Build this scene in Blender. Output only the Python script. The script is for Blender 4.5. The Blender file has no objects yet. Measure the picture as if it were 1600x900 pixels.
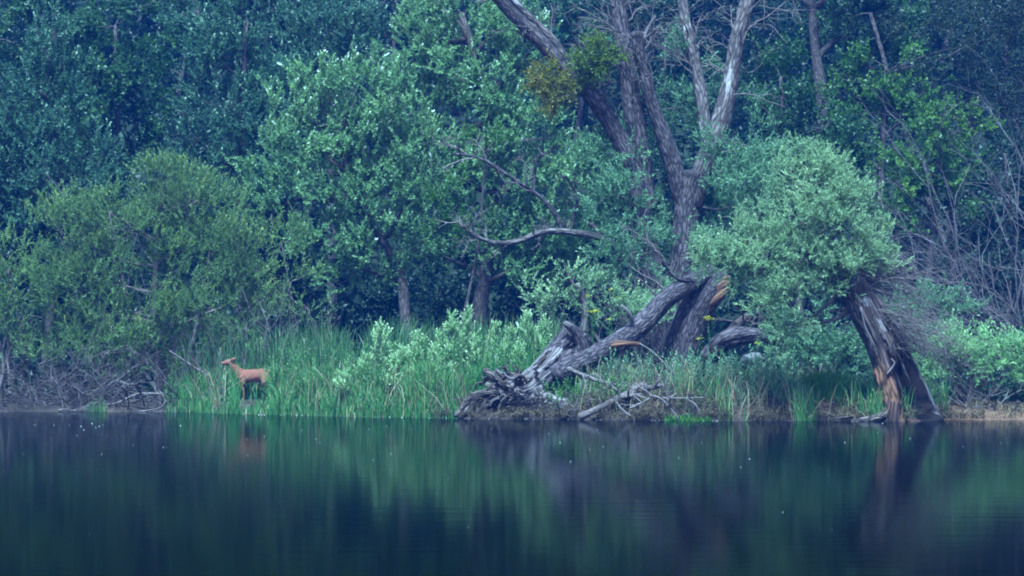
import bpy, math, random
import numpy as np
from mathutils import Vector, noise as mnoise

# ------------------------------------------------------------------ camera, sky, sun, exposure
F = 4364.0; CAMY = -60.0; CAMZ = 1.5; HV = 541.0     # focal length in photo pixels, camera place, horizon row
S = bpy.context.scene
cam = bpy.data.cameras.new('camera'); camo = bpy.data.objects.new('camera', cam)
S.collection.objects.link(camo); S.camera = camo
cam.sensor_width = 36; cam.lens = F / 1600 * 36; cam.shift_y = (HV - 450) / 1600
cam.clip_start = 0.5; cam.clip_end = 600
camo.location = (0, CAMY, CAMZ); camo.rotation_euler = (math.radians(90), 0, 0)

SUN_EL, SUN_AZ = 62, -14           # sun over the photographer's left shoulder; azimuth from -Y towards -X
wd = bpy.data.worlds.new('World'); S.world = wd; wd.use_nodes = True
nt = wd.node_tree; nt.nodes.clear()
sky = nt.nodes.new('ShaderNodeTexSky'); sky.sky_type = 'NISHITA'; sky.sun_disc = False
sky.sun_elevation = math.radians(SUN_EL); sky.sun_rotation = math.radians(180 + 14)
sky.altitude = 0; sky.air_density = 1.0; sky.dust_density = 0.0; sky.ozone_density = 10.0
bg = nt.nodes.new('ShaderNodeBackground'); bg.inputs[1].default_value = 0.05
wo = nt.nodes.new('ShaderNodeOutputWorld')
nt.links.new(sky.outputs[0], bg.inputs[0]); nt.links.new(bg.outputs[0], wo.inputs[0])
sl = bpy.data.lights.new('sun', 'SUN'); so = bpy.data.objects.new('sun', sl); S.collection.objects.link(so)
sl.energy = 2.4; sl.angle = math.radians(11); sl.color = (0.47, 0.78, 1.0)
so.rotation_euler = Vector((math.sin(math.radians(14)) * math.cos(math.radians(SUN_EL)),
                            math.cos(math.radians(14)) * math.cos(math.radians(SUN_EL)),
                            -math.sin(math.radians(SUN_EL)))).to_track_quat('-Z', 'Y').to_euler()
so.location = (-20, -60, 50)
vs = S.view_settings; vs.view_transform = 'Standard'; vs.look = 'None'; vs.gamma = 1.0; vs.use_curve_mapping = False
vs.exposure = 3.27
S.render.engine = 'CYCLES'
cy = S.cycles
cy.max_bounces = 4; cy.diffuse_bounces = 2; cy.glossy_bounces = 2; cy.transmission_bounces = 2
cy.volume_bounces = 0; cy.transparent_max_bounces = 4; cy.caustics_reflective = False; cy.caustics_refractive = False
cy.use_adaptive_sampling = True; cy.adaptive_threshold = 0.012; cy.filter_width = 1.9
cy.use_denoising = True; cy.sample_clamp_indirect = 4

rng = np.random.default_rng(7); random.seed(7)
COL = S.collection

# ------------------------------------------------------------------ helpers
def W(u, v, y):
    d = y - CAMY
    return np.array(((u - 800) / F * d, y, CAMZ - (v - HV) / F * d))
def X(u, y): return (u - 800) / F * (y - CAMY)
def PXM(y): return F / (y - CAMY)

def tag(o, label=None, cat=None, group=None, kind=None):
    if label: o['label'] = label
    if cat: o['category'] = cat
    if group: o['group'] = group
    if kind: o['kind'] = kind
    return o

def mk_mesh(name, V, Q=None, T=None, smooth=False, fattr=None, vattr=None, mats=(), midx=None):
    V = np.asarray(V, np.float32).reshape(-1, 3)
    nq = 0 if Q is None else len(Q); ntri = 0 if T is None else len(T)
    me = bpy.data.meshes.new(name)
    me.vertices.add(len(V)); me.vertices.foreach_set('co', V.ravel())
    li = []
    if nq: li.append(np.asarray(Q, np.int32).ravel())
    if ntri: li.append(np.asarray(T, np.int32).ravel())
    li = np.concatenate(li)
    me.loops.add(len(li)); me.loops.foreach_set('vertex_index', li)
    me.polygons.add(nq + ntri)
    ls = np.concatenate([np.arange(nq) * 4, nq * 4 + np.arange(ntri) * 3]).astype(np.int32)
    me.polygons.foreach_set('loop_start', ls)
    me.polygons.foreach_set('use_smooth', np.full(nq + ntri, smooth))
    if midx is not None: me.polygons.foreach_set('material_index', np.asarray(midx, np.int32))
    for k, a in (fattr or {}).items():
        at = me.attributes.new(k, 'FLOAT', 'FACE'); at.data.foreach_set('value', np.asarray(a, np.float32))
    for k, a in (vattr or {}).items():
        at = me.attributes.new(k, 'FLOAT_VECTOR', 'POINT'); at.data.foreach_set('vector', np.asarray(a, np.float32).ravel())
    for m in mats: me.materials.append(m)
    me.update(calc_edges=True)
    return me

def link(name, me, parent=None, loc=None):
    o = bpy.data.objects.new(name, me); COL.objects.link(o)
    if parent is not None:
        o.parent = parent; o.location = -Vector(parent.location)      # meshes are made in world space
    elif loc is not None: o.location = loc
    return o
def empty(name, loc):
    o = bpy.data.objects.new(name, None); COL.objects.link(o); o.location = Vector([float(c) for c in loc]); o.empty_display_size = 0.2
    return o

def catmull(P, n):
    P = np.asarray(P, float); m = len(P)
    E = np.vstack([2 * P[0] - P[1], P, 2 * P[-1] - P[-2]])
    t = np.linspace(0, m - 1 - 1e-6, n); i = t.astype(int); f = (t - i)[:, None]
    a, b, c, d = E[i], E[i + 1], E[i + 2], E[i + 3]
    return 0.5 * (2 * b + (c - a) * f + (2 * a - 5 * b + 4 * c - d) * f ** 2 + (3 * b - a - 3 * c + d) * f ** 3)

class Tubes:
    """collects tubes (bent tapered cylinders) into one mesh, with a straightened bark coordinate 'bc'"""
    def __init__(s): s.V = []; s.Q = []; s.T = []; s.B = []; s.n = 0; s.MQ = []; s.MT = []
    def add(s, P, R, n=5, disp=None, mat=0, cap=True, matf=None):
        P = np.asarray(P, float); R = np.asarray(R, float); m = len(P)
        tg = np.gradient(P, axis=0); tg /= np.linalg.norm(tg, axis=1)[:, None] + 1e-9
        ref = np.eye(3)[np.argmin(np.abs(tg[0]))]
        N = np.zeros((m, 3)); a = ref - tg[0] * ref.dot(tg[0]); N[0] = a / np.linalg.norm(a)
        for i in range(1, m):
            a = N[i - 1] - tg[i] * N[i - 1].dot(tg[i]); N[i] = a / (np.linalg.norm(a) + 1e-9)
        Bn = np.cross(tg, N)
        th = np.linspace(0, 2 * np.pi, n, endpoint=False)
        c, si = np.cos(th), np.sin(th)
        L = np.concatenate([[0], np.cumsum(np.linalg.norm(np.diff(P, axis=0), axis=1))])
        r = np.repeat(R[:, None], n, 1)
        D = N[:, None, :] * c[None, :, None] + Bn[:, None, :] * si[None, :, None]
        bc = np.stack([r * c[None], r * si[None], np.repeat(L[:, None], n, 1)], -1) + s.n * 0.37
        if disp is not None: r = r + disp(P, D, r, bc, L)
        V = P[:, None, :] + D * r[..., None]
        o = s.n
        i = np.arange(m - 1)[:, None] * n; j = np.arange(n)[None]; j2 = (j + 1) % n
        Q = np.stack([i + j, i + j2, i + n + j2, i + n + j], -1).reshape(-1, 4) + o
        s.V.append(V.reshape(-1, 3)); s.B.append(bc.reshape(-1, 3)); s.Q.append(Q); s.n += m * n
        s.MQ.append(np.full(len(Q), mat) if matf is None else matf(P, D, L, len(Q), n))
        if cap:
            s.V.append(P[[0, -1]] + np.stack([-tg[0] * R[0] * 0.3, tg[-1] * R[-1] * 0.3])); s.B.append(bc[[0, -1], 0])
            jj = np.arange(n); k0 = s.n; s.n += 2
            T0 = np.stack([np.full(n, k0), o + (jj + 1) % n, o + jj], -1)
            e = o + (m - 1) * n
            T1 = np.stack([np.full(n, k0 + 1), e + jj, e + (jj + 1) % n], -1)
            s.T += [T0, T1]; s.MT.append(np.full(2 * n, mat))
    def mesh(s, name, mats, smooth=True):
        V = np.concatenate(s.V); Q = np.concatenate(s.Q); T = np.concatenate(s.T) if s.T else None
        mi = np.concatenate(s.MQ + s.MT)
        return mk_mesh(name, V, Q, T, smooth, vattr={'bc': np.concatenate(s.B)}, mats=mats, midx=mi)

def bark_disp(ridge=0.02, lump=0.08, kz=0.16, freq=9.0, seed=0.0):
    def f(P, D, r, bc, L):
        out = np.zeros(r.shape)
        for i in range(r.shape[0]):
            for j in range(r.shape[1]):
                b = bc[i, j]
                q = Vector((b[0] * freq + seed, b[1] * freq, b[2] * freq * kz))
                a = 1 - abs(mnoise.noise(q)) * 2
                w = mnoise.noise(Vector((b[0] * 1.6 + seed, b[1] * 1.6, b[2] * 0.9)))
                out[i, j] = ridge * a + lump * r[i, j] * w * 2
        return out
    return f

# shoreline and terrain -------------------------------------------------------
_sh = [(-400, 640), (0, 643), (250, 643.5), (400, 648), (600, 652), (800, 655), (1000, 657), (1300, 657.5), (1420, 658.5), (1600, 656), (2000, 654)]
_sy = [CAMZ * F / (v - HV) + CAMY for u, v in _sh]
_sx = [X(u, y) for (u, v), y in zip(_sh, _sy)]
def shore(x):
    return np.interp(x, _sx, _sy) + 0.16 * np.sin(x * .83 + .6) + 0.14 * np.sin(x * 2.3) + 0.08 * np.sin(x * 5.1 + 1) + 0.05 * np.sin(x * 11.7)
def ground(x, y):
    x = np.asarray(x, float); y = np.asarray(y, float)
    t = y - shore(x)
    step = np.interp(x, [-9, -4, -1, 2, 6, 9, 11], [.16, .17, .26, .30, .26, .16, .12])
    q = np.clip(t / 0.7, 0, 1); q = q * q * (3 - 2 * q)
    land = step * q + 0.04 * np.clip(t, 0, 15) + 0.04 * q * (np.sin(x * 3.1 + y) * np.sin(y * 2.7 - x) + 0.6 * np.sin(x * 7 - y * 2) * np.sin(y * 6))
    hill = 0.52 * np.log1p(np.exp(np.clip((y - 19) / 1.5, -30, 30))) * 1.5
    hill = np.where(hill > 20, 20 + 2 * np.tanh((hill - 20) / 2), hill)
    return np.where(t < 0, np.maximum(0.32 * t, -1.6), land + hill)
def G(x, y): return float(ground(x, y))

# ------------------------------------------------------------------ materials
def newmat(name):
    m = bpy.data.materials.new(name); m.use_nodes = True; m.node_tree.nodes.clear()
    return m, m.node_tree, m.node_tree.nodes.new, m.node_tree.links.new
def ramp(nd, stops):
    r = nd('ShaderNodeValToRGB'); e = r.color_ramp.elements
    while len(e) < len(stops): e.new(0.5)
    for k, (p, c) in enumerate(stops): e[k].position = p; e[k].color = (*c, 1)
    return r
def leaf_mat(name, stops, trans=0.46, gloss=0.03, gain=1.5):
    m, t, nd, lk = newmat(name)
    at = nd('ShaderNodeAttribute'); at.attribute_name = 'tint'
    r = ramp(nd, [(p, (min(.8, q[0] * gain), min(.8, q[1] * gain * 1.06), min(.8, q[2] * gain * .78))) for p, q in stops]); lk(at.outputs['Fac'], r.inputs[0])
    d = nd('ShaderNodeBsdfDiffuse'); tr = nd('ShaderNodeBsdfTranslucent'); g = nd('ShaderNodeBsdfGlossy'); g.inputs['Roughness'].default_value = 0.45
    lk(r.outputs[0], d.inputs[0]); lk(r.outputs[0], tr.inputs[0]); g.inputs[0].default_value = (0.5, 0.5, 0.5, 1)
    a = nd('ShaderNodeMixShader'); a.inputs[0].default_value = trans; lk(d.outputs[0], a.inputs[1]); lk(tr.outputs[0], a.inputs[2])
    b = nd('ShaderNodeMixShader'); b.inputs[0].default_value = gloss; lk(a.outputs[0], b.inputs[1]); lk(g.outputs[0], b.inputs[2])
    o = nd('ShaderNodeOutputMaterial'); lk(b.outputs[0], o.inputs[0])
    return m
M = {}
# white poplar: green upper sides, felted pale young leaves at the shoot tips
M['poplar'] = leaf_mat('white_poplar_leaf', [(0, (.034, .066, .036)), (.45, (.056, .10, .048)), (.72, (.10, .152, .075)), (.86, (.22, .31, .22)), (1, (.46, .55, .45))], gain=2.1)
M['poplar_dim'] = leaf_mat('grey_poplar_leaf', [(0, (.024, .06, .042)), (.5, (.04, .09, .06)), (.76, (.07, .13, .09)), (.9, (.22, .31, .25)), (1, (.40, .48, .42))], gain=1.2)
M['willow_yellow'] = leaf_mat('green_willow_leaf', [(0, (.042, .072, .03)), (.5, (.078, .12, .046)), (.78, (.13, .17, .06)), (1, (.27, .28, .10))], gain=1.5)
M['willow_grey'] = leaf_mat('grey_willow_leaf', [(0, (.05, .10, .065)), (.5, (.09, .16, .10)), (.8, (.15, .24, .14)), (1, (.26, .36, .23))], gain=1.3)
M['willow_lush'] = leaf_mat('lush_willow_leaf', [(0, (.07, .11, .068)), (.5, (.12, .17, .105)), (.8, (.20, .25, .155)), (1, (.38, .42, .27))], gain=1.75)
M['willow_pale'] = leaf_mat('pale_willow_leaf', [(0, (.07, .13, .065)), (.5, (.13, .21, .11)), (.8, (.21, .31, .17)), (1, (.38, .45, .28))], gain=1.7)
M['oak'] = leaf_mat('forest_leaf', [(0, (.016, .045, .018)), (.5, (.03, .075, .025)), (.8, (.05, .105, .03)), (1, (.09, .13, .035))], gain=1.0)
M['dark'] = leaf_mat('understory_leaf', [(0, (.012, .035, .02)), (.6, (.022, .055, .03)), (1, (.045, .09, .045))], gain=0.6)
M['lime'] = leaf_mat('yellow_green_leaf', [(0, (.03, .08, .018)), (.5, (.06, .13, .024)), (.8, (.10, .17, .03)), (1, (.16, .21, .04))], gain=0.9)
M['spruce'] = leaf_mat('conifer_needle', [(0, (.018, .034, .02)), (.6, (.034, .05, .026)), (1, (.065, .075, .034))], trans=.15, gain=0.6)
M['mistletoe'] = leaf_mat('mistletoe_leaf', [(0, (.05, .085, .015)), (.6, (.10, .14, .02)), (1, (.17, .18, .03))], gain=0.95)
M['mistletoe_rust'] = leaf_mat('rusty_mistletoe_leaf', [(0, (.06, .07, .012)), (.45, (.12, .12, .018)), (.7, (.24, .13, .022)), (1, (.42, .16, .035))], gain=1.1)
M['sapling'] = leaf_mat('felted_sapling_leaf', [(0, (.09, .16, .08)), (.45, (.18, .27, .14)), (.75, (.34, .42, .29)), (1, (.58, .62, .50))], gain=1.35)
M['herb'] = leaf_mat('herb_leaf', [(0, (.04, .10, .035)), (.5, (.075, .17, .055)), (.85, (.14, .24, .10)), (1, (.30, .36, .22))], gain=1.1)
M['grass'] = leaf_mat('reed_blade', [(0, (.03, .10, .035)), (.5, (.055, .17, .055)), (.82, (.10, .23, .08)), (.9, (.24, .25, .12)), (1, (.36, .30, .19))], trans=.3, gain=0.8)
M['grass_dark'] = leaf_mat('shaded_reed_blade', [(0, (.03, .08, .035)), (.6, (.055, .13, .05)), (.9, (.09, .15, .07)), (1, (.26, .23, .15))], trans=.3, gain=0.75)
M['thatch'] = leaf_mat('dead_grass_blade', [(0, (.06, .038, .03)), (.5, (.13, .085, .065)), (.85, (.22, .15, .11)), (1, (.34, .27, .19))], trans=.15, gloss=.03, gain=0.85)
M['tuft'] = leaf_mat('fresh_grass_blade', [(0, (.035, .11, .02)), (.6, (.07, .20, .035)), (1, (.14, .28, .06))], trans=.3, gain=0.8)
M['plume'] = leaf_mat('dry_plume', [(0, (.22, .15, .11)), (1, (.42, .33, .25))])
M['petal'] = leaf_mat('yellow_petal', [(0, (.50, .34, .02)), (1, (.75, .58, .05))], trans=.3)
M['fluff'] = leaf_mat('white_fluff_and_glint', [(0, (.55, .55, .52)), (1, (.85, .85, .82))])

def bark_mat(name, ridge, mid, furrow, scale=16, kz=.24, bump=.6, patch=None, dk=.62, pt=.62):
    ridge, mid, furrow = [tuple(c * dk for c in q) for q in (ridge, mid, furrow)]
    if patch: patch = tuple(c * dk for c in patch)
    m, t, nd, lk = newmat(name)
    at = nd('ShaderNodeAttribute'); at.attribute_name = 'bc'
    mp = nd('ShaderNodeMapping'); mp.inputs['Scale'].default_value = (1, 1, kz); lk(at.outputs['Vector'], mp.inputs[0])
    vo = nd('ShaderNodeTexVoronoi'); vo.feature = 'DISTANCE_TO_EDGE'; vo.inputs['Scale'].default_value = scale
    n0 = nd('ShaderNodeTexNoise'); n0.inputs['Scale'].default_value = scale * .6; n0.inputs['Detail'].default_value = 3
    ad = nd('ShaderNodeMixRGB'); ad.inputs[0].default_value = .12; lk(mp.outputs[0], n0.inputs[0]); lk(mp.outputs[0], ad.inputs[1]); lk(n0.outputs['Color'], ad.inputs[2])
    lk(ad.outputs[0], vo.inputs[0])
    n1 = nd('ShaderNodeTexNoise'); n1.inputs['Scale'].default_value = scale * 2.2; n1.inputs['Detail'].default_value = 5; lk(mp.outputs[0], n1.inputs[0])
    r = ramp(nd, [(.05, furrow), (.17, mid), (.36, ridge), (1, tuple(min(1, c * 1.25) for c in ridge))])
    mu = nd('ShaderNodeMath'); mu.operation = 'MULTIPLY_ADD'; mu.inputs[1].default_value = .25; lk(n1.outputs['Fac'], mu.inputs[0]); 
    sb = nd('ShaderNodeMath'); sb.operation = 'SUBTRACT'; sb.inputs[1].default_value = .12; lk(vo.outputs['Distance'], sb.inputs[0]); lk(sb.outputs[0], mu.inputs[2])
    lk(mu.outputs[0], r.inputs[0])
    n2 = nd('ShaderNodeTexNoise'); n2.inputs['Scale'].default_value = 3.0; n2.inputs['Detail'].default_value = 4; lk(at.outputs['Vector'], n2.inputs[0])
    mx = nd('ShaderNodeMixRGB'); mx.blend_type = 'MULTIPLY'; mx.inputs[0].default_value = .6
    r2 = ramp(nd, [(.3, (.55, .5, .5)), (.7, (1.2, 1.15, 1.1))]); lk(n2.outputs['Fac'], r2.inputs[0]); lk(r.outputs[0], mx.inputs[1]); lk(r2.outputs[0], mx.inputs[2])
    last = mx
    if patch:
        n3 = nd('ShaderNodeTexNoise'); n3.inputs['Scale'].default_value = 2.2; n3.inputs['Detail'].default_value = 5
        mp3 = nd('ShaderNodeMapping'); mp3.inputs['Scale'].default_value = (2, 2, .7); lk(at.outputs['Vector'], mp3.inputs[0]); lk(mp3.outputs[0], n3.inputs[0])
        r3 = ramp(nd, [(pt, (0, 0, 0)), (pt + .05, (1, 1, 1))]); lk(n3.outputs['Fac'], r3.inputs[0])
        m3 = nd('ShaderNodeMixRGB'); m3.inputs[2].default_value = (*patch, 1); lk(r3.outputs[0], m3.inputs[0]); lk(mx.outputs[0], m3.inputs[1]); last = m3
    b = nd('ShaderNodeBsdfPrincipled'); b.inputs['Roughness'].default_value = .85; b.inputs['Specular IOR Level'].default_value = .2
    lk(last.outputs[0], b.inputs['Base Color'])
    bp = nd('ShaderNodeBump'); bp.inputs['Strength'].default_value = bump; bp.inputs['Distance'].default_value = .07; lk(mu.outputs[0], bp.inputs['Height']); lk(bp.outputs[0], b.inputs['Normal'])
    o = nd('ShaderNodeOutputMaterial'); lk(b.outputs[0], o.inputs[0])
    return m
M['bark'] = bark_mat('furrowed_willow_bark', (.17, .127, .138), (.105, .078, .085), (.028, .02, .021), 19)
M['bark_thin'] = bark_mat('poplar_bark', (.17, .125, .11), (.12, .09, .08), (.05, .036, .03), 20)
M['bark_dead'] = bark_mat('dead_willow_bark', (.16, .12, .125), (.10, .075, .075), (.03, .022, .022), 16)
M['bark_patch'] = bark_mat('peeling_dead_limb', (.24, .19, .175), (.15, .115, .105), (.06, .045, .04), 15, patch=(.38, .33, .31))
M['twig'] = bark_mat('twig_bark', (.22, .17, .155), (.17, .13, .12), (.10, .075, .065), 30, dk=.8)
M['twig_grey'] = bark_mat('grey_thicket_bark', (.30, .25, .25), (.24, .20, .20), (.14, .11, .11), 30, dk=.48)
M['twig_pale'] = bark_mat('weathered_stick', (.36, .30, .27), (.29, .24, .215), (.16, .125, .11), 26)
M['twig_dark'] = bark_mat('brushwood_bark', (.15, .10, .09), (.11, .075, .068), (.06, .04, .035), 30)
M['wood_pale'] = bark_mat('weathered_bare_wood', (.30, .255, .25), (.23, .19, .18), (.10, .075, .07), 18, kz=.06, bump=.7)
M['wood_rot'] = bark_mat('rotten_heartwood', (.12, .06, .042), (.07, .034, .026), (.02, .011, .009), 12, kz=.08, bump=.7, dk=.6)
M['wood_shade'] = bark_mat('hollow_shade_wood', (.05, .03, .024), (.028, .017, .014), (.008, .005, .004), 12, kz=.08, bump=.7, dk=.6)  # near-black copy of the heartwood: the hollow's shade put into its colour
M['wood_face'] = bark_mat('stripped_trunk_face', (.20, .135, .12), (.13, .085, .075), (.045, .028, .025), 9, kz=.07, bump=.7, patch=(.27, .23, .225), pt=.64)
M['wood_orange'] = bark_mat('torn_red_wood', (.36, .17, .095), (.26, .12, .065), (.10, .045, .028), 12, kz=.09, bump=.6)
M['root'] = bark_mat('root_bark', (.30, .22, .18), (.20, .145, .12), (.05, .034, .028), 18, patch=(.36, .28, .23), dk=.45)

def soil_mat():
    m, t, nd, lk = newmat('bank_soil')
    tc = nd('ShaderNodeTexCoord')
    n1 = nd('ShaderNodeTexNoise'); n1.inputs['Scale'].default_value = 1.3; n1.inputs['Detail'].default_value = 8; lk(tc.outputs['Object'], n1.inputs[0])
    n2 = nd('ShaderNodeTexNoise'); n2.inputs['Scale'].default_value = 14; n2.inputs['Detail'].default_value = 6; lk(tc.outputs['Object'], n2.inputs[0])
    r = ramp(nd, [(.25, (.022, .016, .012)), (.5, (.045, .031, .024)), (.75, (.08, .056, .042))]); lk(n1.outputs['Fac'], r.inputs[0])
    fy = nd('ShaderNodeSeparateXYZ'); lk(tc.outputs['Object'], fy.inputs[0])
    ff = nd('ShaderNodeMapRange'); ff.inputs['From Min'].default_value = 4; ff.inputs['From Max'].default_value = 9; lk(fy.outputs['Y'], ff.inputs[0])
    rf = ramp(nd, [(.3, (.006, .010, .006)), (.7, (.016, .022, .011))]); lk(n2.outputs['Fac'], rf.inputs[0])  # mossy forest floor, darkened so its colour carries the wood's shade
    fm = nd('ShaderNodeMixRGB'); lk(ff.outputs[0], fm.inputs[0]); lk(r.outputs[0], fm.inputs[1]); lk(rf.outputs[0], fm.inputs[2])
    # the sandy flat in the eastern corner of the bank
    sx = nd('ShaderNodeSeparateXYZ'); lk(tc.outputs['Object'], sx.inputs[0])
    a = nd('ShaderNodeMapRange'); a.inputs['From Min'].default_value = 7.6; a.inputs['From Max'].default_value = 8.6; lk(sx.outputs['X'], a.inputs[0])
    b = nd('ShaderNodeMapRange'); b.inputs['From Min'].default_value = 7.5; b.inputs['From Max'].default_value = 4.0; lk(sx.outputs['Y'], b.inputs[0])
    c = nd('ShaderNodeMath'); c.operation = 'MULTIPLY'; lk(a.outputs[0], c.inputs[0]); lk(b.outputs[0], c.inputs[1])
    r2 = ramp(nd, [(.3, (.09, .045, .026)), (.7, (.17, .09, .05))]); lk(n2.outputs['Fac'], r2.inputs[0])
    mx = nd('ShaderNodeMixRGB'); lk(c.outputs[0], mx.inputs[0]); lk(fm.outputs[0], mx.inputs[1]); lk(r2.outputs[0], mx.inputs[2])
    p = nd('ShaderNodeBsdfPrincipled'); p.inputs['Roughness'].default_value = .95; p.inputs['Specular IOR Level'].default_value = .1; lk(mx.outputs[0], p.inputs['Base Color'])
    bp = nd('ShaderNodeBump'); bp.inputs['Strength'].default_value = .8; bp.inputs['Distance'].default_value = .05; lk(n2.outputs['Fac'], bp.inputs['Height']); lk(bp.outputs[0], p.inputs['Normal'])
    o = nd('ShaderNodeOutputMaterial'); lk(p.outputs[0], o.inputs[0]); return m
M['soil'] = soil_mat()

def water_mat():
    m, t, nd, lk = newmat('lake_water')
    tc = nd('ShaderNodeTexCoord')
    mp = nd('ShaderNodeMapping'); mp.inputs['Scale'].default_value = (.10, 1.5, 1); lk(tc.outputs['Object'], mp.inputs[0])
    n = nd('ShaderNodeTexNoise'); n.inputs['Scale'].default_value = 1.6; n.inputs['Detail'].default_value = 3; lk(mp.outputs[0], n.inputs[0])
    mp2 = nd('ShaderNodeMapping'); mp2.inputs['Scale'].default_value = (1.6, .22, 1); lk(tc.outputs['Object'], mp2.inputs[0])
    n2 = nd('ShaderNodeTexNoise'); n2.inputs['Scale'].default_value = 1.0; n2.inputs['Detail'].default_value = 2; lk(mp2.outputs[0], n2.inputs[0])
    bp = nd('ShaderNodeBump'); bp.inputs['Strength'].default_value = 1.0; bp.inputs['Distance'].default_value = .0022; lk(n.outputs['Fac'], bp.inputs['Height'])
    bp2 = nd('ShaderNodeBump'); bp2.inputs['Strength'].default_value = 1.0; bp2.inputs['Distance'].default_value = .0012; lk(n2.outputs['Fac'], bp2.inputs['Height']); lk(bp.outputs[0], bp2.inputs['Normal'])
    df = nd('ShaderNodeBsdfDiffuse'); df.inputs[0].default_value = (.0003, .001, .0016, 1)
    gl = nd('ShaderNodeBsdfGlossy'); gl.inputs[0].default_value = (.92, 1.0, 1.0, 1); gl.inputs['Roughness'].default_value = .066; lk(bp2.outputs[0], gl.inputs['Normal'])
    fr = nd('ShaderNodeFresnel'); fr.inputs['IOR'].default_value = 1.33
    pw = nd('ShaderNodeMath'); pw.operation = 'POWER'; pw.inputs[1].default_value = 3.5; lk(fr.outputs[0], pw.inputs[0])     # reflection made to fade faster than real water, darkening the near lake
    p = nd('ShaderNodeMixShader'); lk(pw.outputs[0], p.inputs[0]); lk(df.outputs[0], p.inputs[1]); lk(gl.outputs[0], p.inputs[2])
    o = nd('ShaderNodeOutputMaterial'); lk(p.outputs[0], o.inputs[0]); return m
M['water'] = water_mat()

def simple_mat(name, c1, c2, scale=30, rough=.7):
    m, t, nd, lk = newmat(name)
    tc = nd('ShaderNodeTexCoord'); n = nd('ShaderNodeTexNoise'); n.inputs['Scale'].default_value = scale; n.inputs['Detail'].default_value = 5; lk(tc.outputs['Object'], n.inputs[0])
    r = ramp(nd, [(.3, c1), (.7, c2)]); lk(n.outputs['Fac'], r.inputs[0])
    p = nd('ShaderNodeBsdfPrincipled'); p.inputs['Roughness'].default_value = rough; p.inputs['Specular IOR Level'].default_value = .2; lk(r.outputs[0], p.inputs['Base Color'])
    bp = nd('ShaderNodeBump'); bp.inputs['Strength'].default_value = .3; bp.inputs['Distance'].default_value = .01; lk(n.outputs['Fac'], bp.inputs['Height']); lk(bp.outputs[0], p.inputs['Normal'])
    o = nd('ShaderNodeOutputMaterial'); lk(p.outputs[0], o.inputs[0]); return m
def coat_mat():
    m, t, nd, lk = newmat('red_brown_coat'); tc = nd('ShaderNodeTexCoord'); sx = nd('ShaderNodeSeparateXYZ'); lk(tc.outputs['Object'], sx.inputs[0])
    n = nd('ShaderNodeTexNoise'); n.inputs['Scale'].default_value = 16; n.inputs['Detail'].default_value = 6; lk(tc.outputs['Object'], n.inputs[0])
    a = nd('ShaderNodeMath'); a.operation = 'MULTIPLY_ADD'; a.inputs[1].default_value = .22; lk(n.outputs['Fac'], a.inputs[0]); lk(sx.outputs['Z'], a.inputs[2])
    r = ramp(nd, [(.20, (.18, .085, .055)), (.50, (.28, .13, .08)), (.64, (.22, .078, .046)), (.86, (.13, .045, .028)), (1, (.17, .068, .042))]); lk(a.outputs[0], r.inputs[0])
    p = nd('ShaderNodeBsdfPrincipled'); p.inputs['Roughness'].default_value = .9; p.inputs['Specular IOR Level'].default_value = .1; lk(r.outputs[0], p.inputs['Base Color'])
    bp = nd('ShaderNodeBump'); bp.inputs['Distance'].default_value = .012; lk(n.outputs['Fac'], bp.inputs['Height']); lk(bp.outputs[0], p.inputs['Normal'])
    o = nd('ShaderNodeOutputMaterial'); lk(p.outputs[0], o.inputs[0]); return m
M['coat'] = coat_mat()
M['pale_fur'] = simple_mat('pale_fur', (.35, .28, .24), (.45, .37, .32), 40, .8)
M['nose'] = simple_mat('black_nose', (.012, .010, .010), (.02, .018, .018), 40, .35)
M['clay'] = simple_mat('root_clay', (.045, .025, .019), (.11, .06, .045), 9, .95)
M['stone'] = simple_mat('grey_stone', (.07, .064, .066), (.14, .13, .13), 9, .9)

# ------------------------------------------------------------------ ground, water
def axis(parts): return np.unique(np.concatenate([np.arange(a, b, s) for a, b, s in parts]).round(4))
gx = axis([(-100, -16, 4), (-16, 16, .22), (16, 101, 4)])
gy = axis([(-100, -12, 4), (-12, -6, .5), (-6, 8, .16), (8, 26, .6), (26, 91, 2.5)])
XX, YY = np.meshgrid(gx, gy); ZZ = ground(XX, YY)
nx, ny = len(gx), len(gy)
i = np.arange(ny - 1)[:, None] * nx; j = np.arange(nx - 1)[None]
Q = np.stack([i + j, i + j + 1, i + nx + j + 1, i + nx + j], -1).reshape(-1, 4)
tag(link('ground', mk_mesh('ground', np.stack([XX, YY, ZZ], -1), Q, smooth=True, mats=[M['soil']])), kind='structure')
tag(link('water', mk_mesh('water', [(-100, -100, 0), (100, -100, 0), (100, 30, 0), (-100, 30, 0)], [(0, 1, 2, 3)], mats=[M['water']])), kind='structure')

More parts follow.
